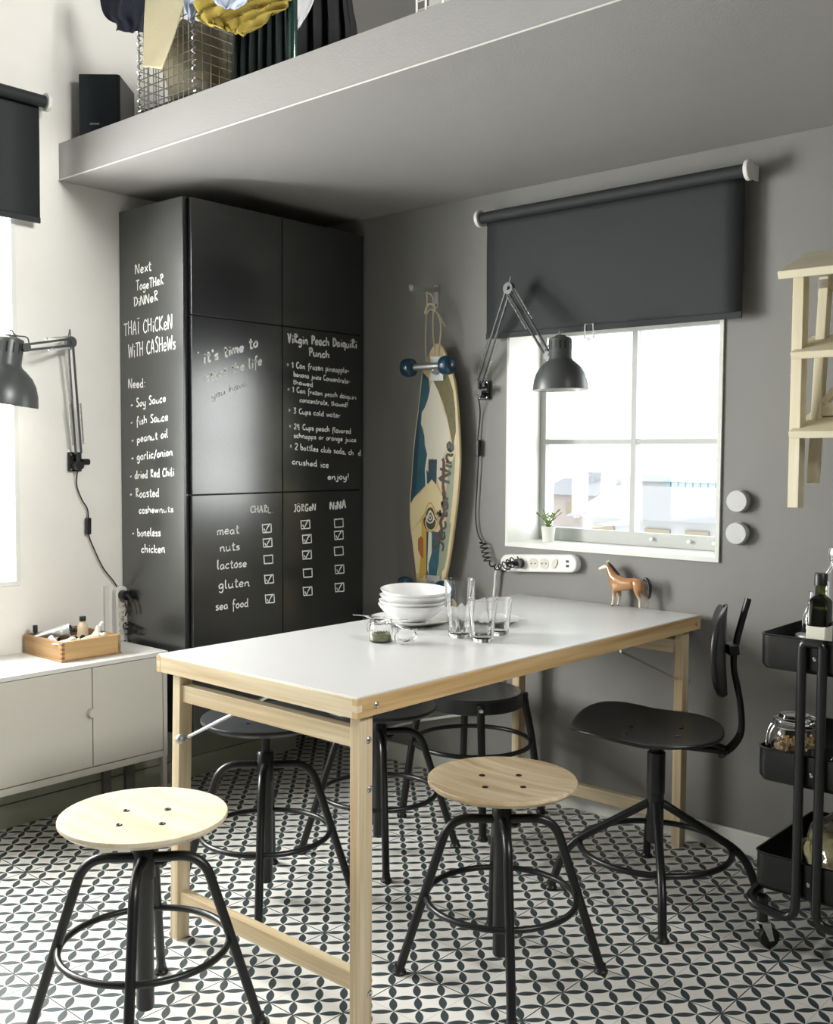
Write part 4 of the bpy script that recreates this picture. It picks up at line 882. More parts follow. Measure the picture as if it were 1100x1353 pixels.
# clip-top jar with herbs, its lid open
jc = at(503, 848)
jr = thing('clip_jar', 'small open clip-top glass jar with dried herbs at the left of the bowl stack', 'jar', jc)
MB().lathe([(0, 0), (.026, 0), (.031, .004), (.032, .03), (.030, .044), (.027, .049), (.0285, .053), (.0285, .061), (.026, .061), (.025, .05), (.0285, .042), (.030, .03), (.029, .008), (.024, .005), (0, .005)], jc, seg=32).build('jar_glass', 'glass', jr)
M['herb'] = mat('dried_herbs', S(120, 124, 84), .9, bump=1.0, bscale=300, var=.5, vscale=220)
MB().lathe([(0, .0056), (.027, .0056), (.0275, .010), (.026, .020), (.018, .0235), (.008, .022), (0, .0235)], jc, seg=24).build('herbs', 'herb', jr)
rnd0 = random.Random(11); mb = MB()
for k in range(150):
    a = rnd0.random()*2*PI; r_ = .026*math.sqrt(rnd0.random()); q0 = jc+Vector((r_*math.cos(a), r_*math.sin(a), .021+.004*rnd0.random())); d0 = Vector((rnd0.uniform(-1, 1), rnd0.uniform(-1, 1), rnd0.uniform(-.6, .8))).normalized()*.0035; e0 = d0.orthogonal().normalized()*.0011
    mb.add([q0-d0, q0+e0, q0+d0, q0-e0+Vector((0, 0, .0006))], [(0, 1, 2), (0, 2, 3), (0, 3, 1), (1, 3, 2)])
mb.build('herb_flakes', 'herb', jr, False)['kind'] = 'stuff'
ld = jc+Vector((.052, .040, .012)); ax_ = Vector((.25, -.45, 1)).normalized()
MB().lathe([(0, 0), (.027, 0), (.030, .003), (.030, .007), (.024, .008), (.022, .013), (0, .014)], ld, ax_, 28).build('lid', 'glass', jr)
MB().tube([jc+Vector((math.cos(2*PI*i/28)*.0292, math.sin(2*PI*i/28)*.0292, .052)) for i in range(28)], .0012, 6, closed=True).tube(crom([jc+Vector((.029, .008, .052)), jc+Vector((.040, .018, .045)), ld+ax_*.004-Vector((.028, .0, 0))], 5), .0012, 6).tube(crom([jc+Vector((-.0292, -.004, .052)), jc+Vector((-.040, -.01, .045)), jc+Vector((-.041, -.008, .025)), jc+Vector((-.034, .004, .030)), jc+Vector((-.0292, .006, .050))], 5), .0012, 6).build('wire_clip', 'steel', jr)
def fork(label, tip, butt, z0, z1):
    a = at(*butt, z1); b = at(*tip, z0); d = (b-a).normalized(); s = d.cross(Vector((0, 0, 1))).normalized(); L_ = (b-a).length; n = s.cross(d)
    t = thing('fork', label, 'fork', a.lerp(b, .5)-Vector((0, 0, .004)), 'forks resting on the plate')
    P = [a, a+d*.02, a+d*.10-n*.002, a+d*(L_-.07), a+d*(L_-.045)-n*.006]
    w = [.0065, .007, .0045, .0028, .009]
    mb = MB(); vs = []
    for p, ww in zip(P, w):
        for q in (-1, 1):
            for h in (-.0012, .0012): vs.append(p+s*ww*q+n*h)
    fs = []
    for i in range(len(P)-1):
        o = i*4; m = o+4; fs += [(o, o+1, m+1, m), (o+2, m+2, m+3, o+3), (o+1, o+3, m+3, m+1), (o, m, m+2, o+2)]
    fs += [(0, 2, 3, 1), ((len(P)-1)*4, (len(P)-1)*4+1, (len(P)-1)*4+3, (len(P)-1)*4+2)]
    mb.add(vs, fs).build('handle', 'steel', t)
    for k in range(4):
        o = (k-1.5)*.0055; MB().tube([a+d*(L_-.046)-n*.006+s*o, a+d*(L_-.025)-n*.008+s*o, b+s*o-n*.003], [.0018, .0016, .001], 6).build('tine', 'steel', t)
fork('steel fork with its handle sticking out to the left, upper of the pair', (538, 817), (466, 812), .750, .766)
fork('steel fork tucked under the other fork at the front of the plate', (549, 830), (486, 815), .746, .760)

# ------------------------------------------------------------------ horse figurine
def hp(px, py, y=-.045): return U(px, py, 'y', y)
def horse():
    hr = thing('horse_figurine', 'glazed brown toy horse with black mane and tail standing on the table', 'figurine', hp(830, 803)-Vector((0, 0, 0)))
    me = bpy.data.meshes.new('body'); bm = bmesh.new(); sl = bm.verts.layers.skin.verify()
    def v(p, r, prev=None, root=False):
        r = r*1.22
        x = bm.verts.new(p); x[sl].radius = (r, r) if not isinstance(r, tuple) else r; x[sl].use_root = root
        if prev is not None: bm.edges.new((prev, x))
        return x
    Y0 = -.045
    s_ = v(hp(814, 771), .0185, root=True)         # chest / shoulder
    br = v(hp(826, 772), .0178, s_); lo = v(hp(838, 771), .0168, br); ru = v(hp(846.5, 772), .0168, lo); rp = v(hp(850.5, 771.5), .0105, ru)
    n1_ = v(hp(809.5, 762), .0150, s_); n2_ = v(hp(806, 754), .0112, n1_); po = v(hp(803, 747.5), .0080, n2_); hd = v(hp(798, 749), .0068, po); mz = v(hp(793, 751), .0048, hd); nz = v(hp(790.5, 752), .0042, mz)
    def leg(root, pts, y):
        pr = root
        for px, py, r in pts: pr = v(U(px, py, 'y', y), r, pr)
    # fore legs
    leg(s_, ((811.5, 780, .0078), (810.5, 788, .0052), (810, 794, .0040), (808.6, 799, .0040), (808.4, 801, .0046)), -.052)
    leg(s_, ((817, 780, .0072), (818.5, 787, .0050), (817.5, 793, .0038), (816.4, 798, .0038), (815.6, 800, .0046)), -.030)
    # hind legs: stifle, hock pointing back, shank, hoof
    leg(ru, ((841, 780, .0098), (842.5, 787, .0064), (845.5, 792, .0046), (845, 798, .0038), (845, 803.4, .0046)), -.052)
    leg(ru, ((850, 780, .0088), (851.5, 786, .0056), (855, 791.5, .0044), (854.6, 798, .0038), (853.6, 802.2, .0046)), -.032)
    bm.to_mesh(me); bm.free()
    M['horse'] = hm = bpy.data.materials.new('glazed_brown'); hm.use_nodes = True; nt = hm.node_tree; b = nt.nodes['Principled BSDF']; N = nt.nodes.new; L = nt.links.new
    tc = N('ShaderNodeTexCoord'); sp = N('ShaderNodeSeparateXYZ'); L(tc.outputs['Object'], sp.inputs[0]); nz_ = N('ShaderNodeTexNoise'); nz_.inputs['Scale'].default_value = 28; L(tc.outputs['Object'], nz_.inputs['Vector'])
    r = N('ShaderNodeValToRGB'); e = r.color_ramp.elements; e[0].position = 0; e[0].color = S(20, 20, 20); e[1].position = 1; e[1].color = S(190, 136, 88)
    for p_, c_ in ((.055, S(20, 20, 20)), (.07, S(235, 228, 208)), (.30, S(235, 226, 200)), (.46, S(198, 150, 102))): x = e.new(p_); x.color = c_
    mr = N('ShaderNodeMapRange'); mr.inputs[1].default_value = -.002; mr.inputs[2].default_value = .10; L(sp.outputs[2], mr.inputs[0]); L(mr.outputs[0], r.inputs[0])
    mx = N('ShaderNodeMixRGB'); mx.blend_type = 'MULTIPLY'; mx.inputs[0].default_value = .35; L(r.outputs[0], mx.inputs[1]); L(nz_.outputs['Fac'], mx.inputs[2])
    # pale muzzle patch at the low-x end
    m2 = N('ShaderNodeMath'); m2.operation = 'LESS_THAN'; m2.inputs[1].default_value = -.084; L(sp.outputs[0], m2.inputs[0])
    m3 = N('ShaderNodeMixRGB'); m3.inputs[2].default_value = S(232, 224, 204); L(m2.outputs[0], m3.inputs[0]); L(mx.outputs[0], m3.inputs[1])
    L(m3.outputs[0], b.inputs['Base Color']); b.inputs['Roughness'].default_value = .12; b.inputs['Coat Weight'].default_value = .6
    me.materials.append(hm)
    ob = bpy.data.objects.new('body', me); COL.objects.link(ob); me.transform(Matrix.Translation(-WORLD[hr.name])); ob.parent = hr
    sk_ = ob.modifiers.new('skin', 'SKIN'); sk_.use_smooth_shade = True; sb = ob.modifiers.new('sub', 'SUBSURF'); sb.levels = 2; sb.render_levels = 2
    for dy in (-.006, .004): MB().lathe([(.0026, 0), (.0022, .004), (0, .009)], hp(802.5, 743)+Vector((0, dy, 0)), (.1, 0, 1), 8).build('ear', 'snow', hr)
    mb = MB(); mb.tube(crom([hp(803, 742.5), hp(807, 745), hp(812, 751), hp(817, 757.5), hp(820, 760)], 5), [.003]*9+[.0042]*11+[.003], 8) if False else mb.tube(crom([hp(803.5, 743.5), hp(808, 747.5), hp(812.5, 753), hp(818, 760)], 5), .0036, 8); mb.build('mane', 'horsehair', hr)
    pts = crom([hp(850, 767), hp(853.5, 765), hp(857, 770), hp(858, 778), hp(857.5, 786), hp(856.5, 791)], 4); n = len(pts)
    MB().tube(pts, [.0035+.0035*math.sin(PI*i/(n-1))**.7 for i in range(n)], 10).build('tail', 'horsehair', hr)
    MB().ball(hp(799, 746, -.0515), .0012, 8).build('eye', 'black', hr)
M['horsehair'] = mat('blue_black_glaze', S(34, 36, 44), .15)
horse()

# ------------------------------------------------------------------ plant on the window sill
pb = U(724, 719, 'y', .11); pb.z = WZ0+.003
pt = thing('potted_plant', 'small green sprig plant in a white pot on the window sill', 'plant', pb)
MB().lathe([(0, 0), (.020, 0), (.026, .055), (.027, .056), (.024, .056), (.019, .01), (0, .01)], pb, seg=28).build('pot', 'white_trim', pt)
MB().lathe([(0, .047), (.022, .047), (.0, .050)], pb, seg=18).build('soil', 'horsehair', pt)
M['leaf'] = mat('fleshy_leaf', S(112, 140, 70), .4, var=.3, vscale=40)
leafme = MB().lathe([(0, 0), (.0032, .004), (.0042, .011), (.003, .019), (0, .024)], (0, 0, 0), (0, 0, 1), 8, 1, .5)
for k in range(9):
    a = k*.74+.3; tip = pb+Vector((math.cos(a)*.042, math.sin(a)*.03, .085+.045*random.random())); sx_ = crom([pb+Vector((0, 0, .048)), pb+Vector((math.cos(a)*.012, math.sin(a)*.01, .075)), tip], 4)
    MB().tube(sx_, .0012, 5).build('stem', 'leaf', pt)
    for j in range(7):
        p = sx_[1+j]; d = Vector((math.cos(a+j*2.1), math.sin(a+j*2.1), .8)).normalized(); MB().lathe([(0, 0), (.0016, .004), (.0022, .010), (.0016, .016), (0, .021)], p, d, 6).build('leaf', 'leaf', pt)

# ------------------------------------------------------------------ wooden box with paint things on the low cabinet
bx0, bx1, by0, by1, bz0, bz1 = .014, .262, -1.272, -1.052, SZ, SZ+.066
wb = thing('wooden_box', 'shallow old wooden box with finger joints on top of the low cabinet', 'box', ((bx0+bx1)/2, (by0+by1)/2, bz0))
boxobj('box_bottom', 'boxwood', (bx0-.003, by0-.003, bz0), (bx1+.003, by1+.003, bz0+.006), wb, .001)
M['boxwoodY'] = wood('old_box_wood_y', S(196, 158, 104), S(160, 120, 70), 'Y', .55, 9)
for a, b_, m in (((bx0, by0, bz0+.006), (bx1, by0+.010, bz1), 'boxwood'), ((bx0, by1-.010, bz0+.006), (bx1, by1, bz1), 'boxwood'), ((bx0, by0+.010, bz0+.006), (bx0+.010, by1-.010, bz1), 'boxwoodY'), ((bx1-.010, by0+.010, bz0+.006), (bx1, by1-.010, bz1), 'boxwoodY')):
    boxobj('box_side', m, a, b_, wb, .0008)
M['darkjoint'] = mat('dark_joint_end', S(120, 86, 50), .6)
for k in range(4): boxobj('finger_joint', 'darkjoint', (bx1-.0098, by0-.0003, bz0+.010+k*.0145), (bx1+.0003, by0+.0102, bz0+.0172+k*.0145), wb)
M['alu'] = mat('crumpled_aluminium', S(196, 197, 197), .35, .5, bump=.8, bscale=90); M['tubewhite'] = mat('painted_tube_white', S(212, 209, 200), .4, bump=.9, bscale=70); M['tubebeige'] = mat('painted_tube_beige', S(216, 196, 164), .45, bump=.5, bscale=70)
def paint_tube(label, c, yaw, pitch, L_, r, m, capm, grp='paint tubes in the wooden box'):
    d = Vector((math.cos(yaw)*math.cos(pitch), math.sin(yaw)*math.cos(pitch), math.sin(pitch))); c = Vector(c); s = d.cross(Vector((0, 0, 1))).normalized(); u = s.cross(d)
    t = thing('paint_tube', label, 'paint tube', c-Vector((0, 0, r)), grp); mb = MB(); vs = []; seg = 14; N_ = 9
    for i in range(N_+1):
        f = i/N_; w = r*(1.15-.25*f+.08*math.sin(i*2.3)); h = r*(.10+.9*f**.7)*(1+.12*math.sin(i*3.1)); bend = .15*r*math.sin(i*1.3)
        for k in range(seg):
            a = 2*PI*k/seg; vs.append(c-d*L_/2+d*L_*f+s*(w*math.cos(a)+bend)+u*(h*math.sin(a)*(1+.1*math.cos(3*a+i))))
    fs = [(i*seg+k, i*seg+(k+1) % seg, (i+1)*seg+(k+1) % seg, (i+1)*seg+k) for i in range(N_) for k in range(seg)]; fs += [list(range(seg))[::-1], [N_*seg+k for k in range(seg)]]
    mb.add(vs, fs).build('tube_body', m, t)
    e = c+d*L_/2; MB().lathe([(r*.95, 0), (r*.5, .006), (r*.45, .009), (r*.5, .009), (r*.55, .022), (0, .022)], e, d, 16).build('cap', capm, t)
zz = bz0+.040
T_ = [('large crumpled silver-white paint tube lying across the back left of the box', (.105, -1.215, zz+.034), .9, .15, .115, .020, 'alu', 'black'),
      ('white paint tube with its cap towards the room, left front of the box', (.215, -1.235, zz+.016), 1.9, -.05, .09, .014, 'tubewhite', 'white_plastic'),
      ('beige paint tube near the right front of the wooden box', (.20, -1.13, zz+.018), .4, .25, .08, .013, 'tubebeige', 'tubewhite'),
      ('white paint tube pointing up at the right end of the wooden box', (.165, -1.088, zz+.022), 1.7, .9, .05, .012, 'tubewhite', 'white_plastic'),
      ('short beige paint tube in the middle of the wooden box', (.155, -1.165, zz+.014), -.5, .1, .07, .013, 'tubebeige', 'black'),
      ('silver paint tube lying over the middle back of the wooden box', (.085, -1.155, zz+.024), 2.3, .1, .09, .015, 'alu', 'white_plastic'),
      ('dark-capped white paint tube lying at the left corner of the wooden box', (.17, -1.25, zz+.014), 2.8, .2, .07, .011, 'tubewhite', 'black')]
for q in T_: paint_tube(*q)
for i_, (x, y) in enumerate(((.06, -1.10), (.21, -1.19), (.12, -1.11), (.09, -1.25), (.22, -1.08), (.16, -1.21), (.05, -1.19))):
    paint_tube('paint tube buried under the others at the bottom of the wooden box', (x, y, bz0+.038), i_*1.1, 0, .07, .013, ['tubewhite', 'tubebeige', 'alu'][i_ % 3], 'black', 'buried paint tubes')
def small_bottle(name, label, c, r, h, m, capm, capr, caph, lab=None):
    t = thing(name, label, 'bottle', c)
    MB().lathe([(0, 0), (r, 0), (r, h*.72), (r*.8, h*.86), (r*.45, h*.93), (r*.45, h), (0, h)], c, seg=24).build('bottle_body', m, t)
    MB().lathe([(0, h-.002), (capr, h-.002), (capr, h+caph), (capr*.9, h+caph+.002), (0, h+caph+.002)], c, seg=20).build('cap', capm, t)
    if lab:
        d = (CAM-Vector(c)); d.z = 0; d.normalize(); MB().lathe([(.009, 0), (.009, .0006), (0, .0008)], Vector(c)+d*(r-.0003)+Vector((0, 0, h*.42)), d, 20).build('round_emblem', lab, t)
small_bottle('ink_bottle', 'cream ink bottle with black cap standing in the wooden box', (.11, -1.105, bz0+.006), .019, .098, 'tubebeige', 'black', .011, .012, 'black')
small_bottle('ink_bottle', 'small black bottle at the left corner of the wooden box', (.055, -1.252, bz0+.006), .012, .070, 'black', 'black', .008, .02)

# ------------------------------------------------------------------ black trolley
CX0, CX1, CY0, CY1 = 2.325, 2.580, -.600, -.205
ct = thing('trolley', 'black three-tier metal trolley on castors at the right edge', 'trolley', ((CX0+CX1)/2, (CY0+CY1)/2, 0))
def rrect(x0, x1, y0, y1, r, z, n=6):
    o = []
    for cx_, cy_, a0 in ((x1-r, y1-r, 0), (x0+r, y1-r, PI/2), (x0+r, y0+r, PI), (x1-r, y0+r, 1.5*PI)):
        for k in range(n+1): a = a0+PI/2*k/n; o.append(Vector((cx_+r*math.cos(a), cy_+r*math.sin(a), z)))
    return o
M['cartblack'] = mat('trolley_black_enamel', (0.008, 0.009, 0.010), .28, spec=.7)
TR = []
for zt, zb in ((.791, .710), (.512, .434), (.2520, .164)):
    loops = [rrect(CX0+.008, CX1-.008, CY0+.008, CY1-.008, .022, zb), rrect(CX0, CX1, CY0, CY1, .028, zb+.012), rrect(CX0, CX1, CY0, CY1, .028, zt), rrect(CX0-.003, CX1+.003, CY0-.003, CY1+.003, .030, zt+.003), rrect(CX0+.002, CX1-.002, CY0+.002, CY1-.002, .027, zt+.004), rrect(CX0+.003, CX1-.003, CY0+.003, CY1-.003, .026, zb+.014), rrect(CX0+.010, CX1-.010, CY0+.010, CY1-.010, .021, zb+.004)]
    n = len(loops[0]); vs = [v for l in loops for v in l]; fs = [(i*n+k, i*n+(k+1) % n, (i+1)*n+(k+1) % n, (i+1)*n+k) for i in range(len(loops)-1) for k in range(n)]; fs += [list(range(n))[::-1], [(len(loops)-1)*n+k for k in range(n)]]
    MB().add(vs, fs).build('tray', 'cartblack', ct); TR.append(zb+.004)
    for yy, dd in ((CY0, -1), (CY1, 1)): MB().lathe([(.0065, 0), (.006, .002), (.003, .0038), (0, .004)], (2.461, yy-.0005*(-dd), (zt+zb)/2-.002), (0, dd, 0), 16).build('bolt', 'steel', ct)
for yy, dd in ((CY0-.013, -1), (CY1+.013, 1)):
    for xx, s_ in ((2.437, -1), (2.485, 1)):
        xe = CX0-.005 if s_ < 0 else CX1+.005
        MB().tube(bendpath([(xx, yy, .778), (xx, yy, .112), (xe+.01*s_, yy+.0*dd, .130), (xe-.0*s_, yy-.10*dd, .150)], .045, 7), .0115, 12).build('frame_tube', 'cartblack', ct)
    MB().tube(bendpath([(2.437, yy, .774), (2.440, yy, .786), (2.482, yy, .786), (2.485, yy, .774)], .008), .0100, 10).build('top_link', 'cartblack', ct)
for xx, s_ in ((CX0-.005, -1), (CX1+.005, 1)): MB().tube([(xx, CY0+.08, .150), (xx, CY1-.08, .150)], .0115, 12).build('side_tube', 'cartblack', ct)
for xx, yy, a in ((CX0+.012, CY0+.035, .9), (CX1-.012, CY0+.035, .2), (CX0+.012, CY1-.035, 1.4), (CX1-.012, CY1-.035, -.6)):
    d = Vector((math.cos(a), math.sin(a), 0)); s_ = Vector((-d.y, d.x, 0)); p = Vector((xx, yy, 0)); hub = p+d*.018+Vector((0, 0, .027))
    c_ = MB().cyl(p+Vector((0, 0, .072)), .013, .062, (0, 0, 1), 16).build('castor_stem', 'cartblack', ct)
    mb = MB(); mb.cyl(p+Vector((0, 0, .066)), .016, .005, (0, 0, 1), 16)
    for q in (-1, 1): mb.prism([p+s_*.014*q-d*.010+Vector((0, 0, .068)), p+s_*.014*q+d*.014+Vector((0, 0, .068)), hub+s_*.014*q+d*.007+Vector((0, 0, -.004)), hub+s_*.014*q-d*.006+Vector((0, 0, -.005))], s_*.002*q)
    mb.build('castor_fork', 'steel', ct)
    MB().lathe([(0, -.0105), (.020, -.0105), (.0255, -.008), (.0268, 0), (.0255, .008), (.020, .0105), (0, .0105)], hub, s_, 28).build('castor_wheel', 'black', ct)
# things on the trolley
def bottle(name, label, c, prof, m, seg=28): 
    t = thing(name, label, 'bottle', c); MB().lathe(prof, c, seg=seg).build('bottle_glass', m, t); return t
oc = U(1083, 800, 'y', -.50); oc.z = TR[0]
t = thing('oil_bottle', 'dark green square-shouldered oil bottle with pale label on the trolley', 'bottle', oc)
mb = MB(); hw = .0235
lp = lambda h, w, r: rrect(oc.x-w, oc.x+w, oc.y-w, oc.y+w, r, oc.z+h, 4)
loops = [lp(0, hw*.9, .006), lp(.004, hw, .007), lp(.158, hw, .007), lp(.167, hw*.8, .010), lp(.174, .0125, .012), lp(.205, .0115, .0113), lp(.207, .0115, .0113)]
n = len(loops[0]); mb.add([v for l in loops for v in l], [(i*n+k, i*n+(k+1) % n, (i+1)*n+(k+1) % n, (i+1)*n+k) for i in range(len(loops)-1) for k in range(n)]+[list(range(n))[::-1], [(len(loops)-1)*n+k for k in range(n)]]).build('bottle_glass', 'oilglass', t)
MB().box((oc.x-hw*.93, oc.y-hw*.93, oc.z+.004), (oc.x+hw*.93, oc.y+hw*.93, oc.z+.140)).build('oil', mat('olive_oil', S(30, 32, 12), .05), t, False, .004)
mb = MB(); w_ = hw+.0006; mb.box((oc.x-w_, oc.y-w_, oc.z+.040), (oc.x+w_, oc.y+w_, oc.z+.100)); mb.build('label', mat('pale_label', S(226, 224, 208), .6), t, False, .003)
MB().lathe([(0, .197), (.0155, .197), (.0155, .225), (.014, .227), (0, .227)], oc, seg=24).build('cap', 'black', t)
sc2 = U(1104, 760, 'y', -.33); sc2.z = TR[0]
t = bottle('swing_top_bottle', 'clear swing-top glass bottle with white stopper, cut off by the right edge', sc2, [(0, 0), (.036, 0), (.038, .004), (.038, 0.170), (.030, 0.205), (.015, 0.230), (.013, 0.245), (.016, 0.250), (.016, 0.258), (.0125, 0.258), (.011, 0.230), (.027, 0.202), (.0355, 0.168), (.0355, .008), (0, .006)], 'glass')
MB().lathe([(0, 0.256), (.014, 0.256), (.016, 0.262), (.014, 0.273), (.008, 0.279), (0, 0.280)], sc2, seg=20).build('stopper', 'white_plastic', t)
MB().tube(crom([sc2+Vector((-.017, 0, 0.235)), sc2+Vector((-.020, -.004, 0.255)), sc2+Vector((-.012, -.01, 0.276)), sc2+Vector((.012, -.01, 0.276)), sc2+Vector((.020, -.004, 0.255)), sc2+Vector((.017, 0, 0.235))], 4), .0012, 6).build('wire_bail', 'steel', t)
vc = U(1076, 775, 'y', -.42); vc.z = TR[0]
bottle('vinegar_bottle', 'clear glass bottle hidden behind the dark oil bottle', vc, [(0, 0), (.026, 0), (.028, .004), (.028, .105), (.020, .128), (.012, .14), (.011, .165), (.013, .17), (.009, .17), (.009, .14), (.018, .125), (.026, .104), (.026, .006), (0, .005)], 'glass')
gc = Vector((2.535, -.565, TR[0])); tag(MB().lathe([(0, 0), (.018, 0), (.030, .03), (.036, .068), (.037, .082), (.035, .082), (.034, .068), (.028, .03), (.016, .006), (0, .005)], gc, seg=32).build('glass_bowl', 'glass', loc=gc), 'small clear glass bowl at the front of the top trolley tray', 'bowl')
sc3 = Vector((2.395, -.45, TR[0])); t = thing('tin_lid', 'grey metal lid lying in the top trolley tray', 'lid', sc3); MB().lathe([(0, .066), (.036, .066), (.038, .058), (.038, 0), (.036, 0), (.036, .060), (0, .062)], sc3, seg=28).build('lid_shell', 'dullsteel', t)
# big clip jar of pasta in the middle tray
jc2 = Vector((2.392, -.532, TR[1]))
t = thing('clip_jar', 'large clip-top glass jar of dry pasta on the middle trolley tray', 'jar', jc2)
MB().lathe([(0, 0), (.055, 0), (.058, .005), (.058, .105), (.050, .120), (.046, .125), (.049, .129), (.049, .136), (.045, .136), (.043, .124), (.047, .118), (.055, .103), (.055, .008), (0, .006)], jc2, seg=40).build('jar_glass', 'glass', t)
MB().lathe([(0, .1365), (.049, .1365), (.051, .141), (.049, .146), (.038, .148), (.034, .156), (0, .158)], jc2, seg=36).build('lid', 'glass', t)
for z in (.127, .145): MB().tube([jc2+Vector((math.cos(2*PI*i/36)*.0505, math.sin(2*PI*i/36)*.0505, z)) for i in range(36)], .0015, 6, closed=True).build('wire_ring', 'steel', t)
v_ = Vector((-.8, -.6, 0)); w_ = Vector((.6, -.8, 0))
MB().tube(crom([jc2+v_*.051+w_*.012+Vector((0, 0, .128)), jc2+v_*.060+w_*.012+Vector((0, 0, .110)), jc2+v_*.064+w_*.010+Vector((0, 0, .082)), jc2+v_*.065+Vector((0, 0, .076)), jc2+v_*.064-w_*.010+Vector((0, 0, .082)), jc2+v_*.060-w_*.012+Vector((0, 0, .110)), jc2+v_*.051-w_*.012+Vector((0, 0, .128))], 4), .0018, 6).build('wire_clip', 'steel', t)
M['pasta'] = mat('dry_pasta', S(206, 172, 118), .6, var=.35, vscale=25)
mb = MB(); rnd = random.Random(3)
for k in range(90):
    a = rnd.random()*2*PI; r = .046*math.sqrt(rnd.random()); z = .014+rnd.random()*.088; p = jc2+Vector((r*math.cos(a), r*math.sin(a), z)); d = Vector((rnd.uniform(-1, 1), rnd.uniform(-1, 1), rnd.uniform(-1, 1))).normalized(); o = d.orthogonal().normalized()
    if (p-jc2).xy.length > .044: p = jc2+(p-jc2)*.92; p.z = jc2.z+z
    mb.tube(crom([p-d*.009, p+o*.005, p+d*.009], 3), .0038, 6)
mb.build('pasta', 'pasta', t)['kind'] = 'stuff'
# small clip jar and a pale board further right in the middle tray
jc3 = Vector((2.535, -.555, TR[1])); t = thing('clip_jar', 'small clip-top glass jar on the middle trolley tray at the right edge', 'jar', jc3)
MB().lathe([(0, 0), (.030, 0), (.033, .004), (.033, .066), (.028, .078), (.030, .083), (.030, .088), (.027, .088), (.026, .077), (.031, .064), (.031, .006), (0, .005)], jc3, seg=32).build('jar_glass', 'glass', t)
MB().lathe([(0, .0885), (.030, .0885), (.031, .094), (.022, .098), (0, .099)], jc3, seg=28).build('lid', 'glass', t)
MB().tube(crom([jc3+Vector((-.031, -.008, .084)), jc3+Vector((-.040, -.018, .066)), jc3+Vector((-.043, -.016, .040)), jc3+Vector((-.040, -.006, .040)), jc3+Vector((-.036, 0, .066)), jc3+Vector((-.031, .002, .084))], 4), .0014, 6).build('wire_clip', 'steel', t)
tag(boxobj('cutting_board', wood('grey_board', S(190, 186, 174), S(166, 160, 146), 'Z', .6, 8), (2.508, -.42, TR[1]), (2.574, -.402, TR[1]+.245), None, .003), 'pale grey-brown wooden board standing in the middle trolley tray', 'board')
# clear bag in the bottom tray
bc = Vector((2.475, -.40, TR[2])); rnd = random.Random(5)
t = thing('food_bag', 'clear plastic bag of pale dry food in the bottom trolley tray', 'bag', bc)
def lump(c, sx_, sy_, sz_, amp, seed, name, m, par, n=22):
    rr = random.Random(seed); ph = [rr.uniform(0, 6) for _ in range(9)]; vs = []; fs = []
    for i in range(n+1):
        th = PI*i/n
        for k in range(n*2):
            a = PI*k/n; d = 1+amp*(math.sin(3*a+ph[0]+2*th)+.7*math.sin(5*th+ph[1]+3*a)+.5*math.sin(9*a+ph[2]-4*th)+.4*math.sin(13*th+7*a+ph[3]))
            f = max(0, math.sin(th))**.7 if 0 < i < n else 0
            vs.append(Vector(c)+Vector((sx_*d*f*math.cos(a), sy_*d*f*math.sin(a), sz_-sz_*max(-1, min(1, 1.15*math.cos(th)))*d if abs(math.cos(th)) < .86 else (sz_-sz_*math.copysign(.99, math.cos(th))))))
    for i in range(n):
        for k in range(n*2): fs.append((i*2*n+k, i*2*n+(k+1) % (2*n), (i+1)*2*n+(k+1) % (2*n), (i+1)*2*n+k))
    return MB().add(vs, fs).build(name, m, par)
M['dryfood'] = mat('pale_dry_food', S(176, 166, 128), .8, bump=1, bscale=120, var=.3, vscale=60)
lump(bc, .082, .13, .058, .05, 2, 'food', 'dryfood', t); lump(bc+Vector((0, 0, .001)), .094, .142, .068, .085, 3, 'plastic_bag', 'film', t)

# ------------------------------------------------------------------ things on the loft
ZL = LZ1
M['navy'] = mat('navy_cloth', S(30, 34, 52), .9, bump=.3, bscale=200); M['beige'] = mat('beige_cloth', S(196, 186, 154), .9, bump=.3, bscale=250); M['mustard'] = mat('mustard_cloth', S(158, 138, 58), .9, bump=.3, bscale=200)
M['paleblue'] = mat('pale_blue_cloth', S(188, 198, 218), .9); M['blackcloth'] = mat('black_cloth', S(20, 22, 23), .85, bump=.3, bscale=200); M['darkgreen'] = mat('dark_green_cloth', S(22, 34, 32), .85); M['whitecloth'] = mat('white_cloth', S(222, 222, 226), .9)
M['canvas'] = mat('olive_grey_canvas', S(146, 138, 112), .9, bump=.3, bscale=200); M['greengloss'] = mat('dark_green_gloss', S(20, 50, 44), .08, spec=.8)
spk = thing('loudspeaker', 'black loudspeaker box standing at the left end of the loft', 'loudspeaker', (.19, -.97, ZL))
fd = Vector((RT.x, RT.y, 0)).normalized(); bd = Vector((-fd.y, fd.x, 0)); c0 = Vector((.072, -1.075, ZL))
def obb(o, a, la, b, lb, z0, z1): return [o+Vector((0, 0, z0)), o+a*la+Vector((0, 0, z0)), o+a*la+b*lb+Vector((0, 0, z0)), o+b*lb+Vector((0, 0, z0))], Vector((0, 0, z1-z0))
q, d_ = obb(c0+bd*.012, fd, .140, bd, .19, 0, .232); MB().prism(q, d_).build('cabinet_body', 'black', spk, False, .004)
M['grille'] = mat('speaker_grille', S(38, 46, 52), .8, bump=.4, bscale=500)
q, d_ = obb(c0+fd*.002, fd, .136, bd, .012, .004, .229); MB().prism(q, d_).build('grille', 'grille', spk, False, .003)
q, d_ = obb(c0+fd*.04-bd*.0008, fd, .032, bd, .001, .058, .064); MB().prism(q, d_).build('badge', 'steel', spk, False)
bk = thing('wire_basket', 'galvanised wire mesh basket holding clothes on the loft', 'basket', (.59, -.9, ZL)); X0, X1, Y0_, Y1_, H_ = .452, .738, -1.085, -.74, .315
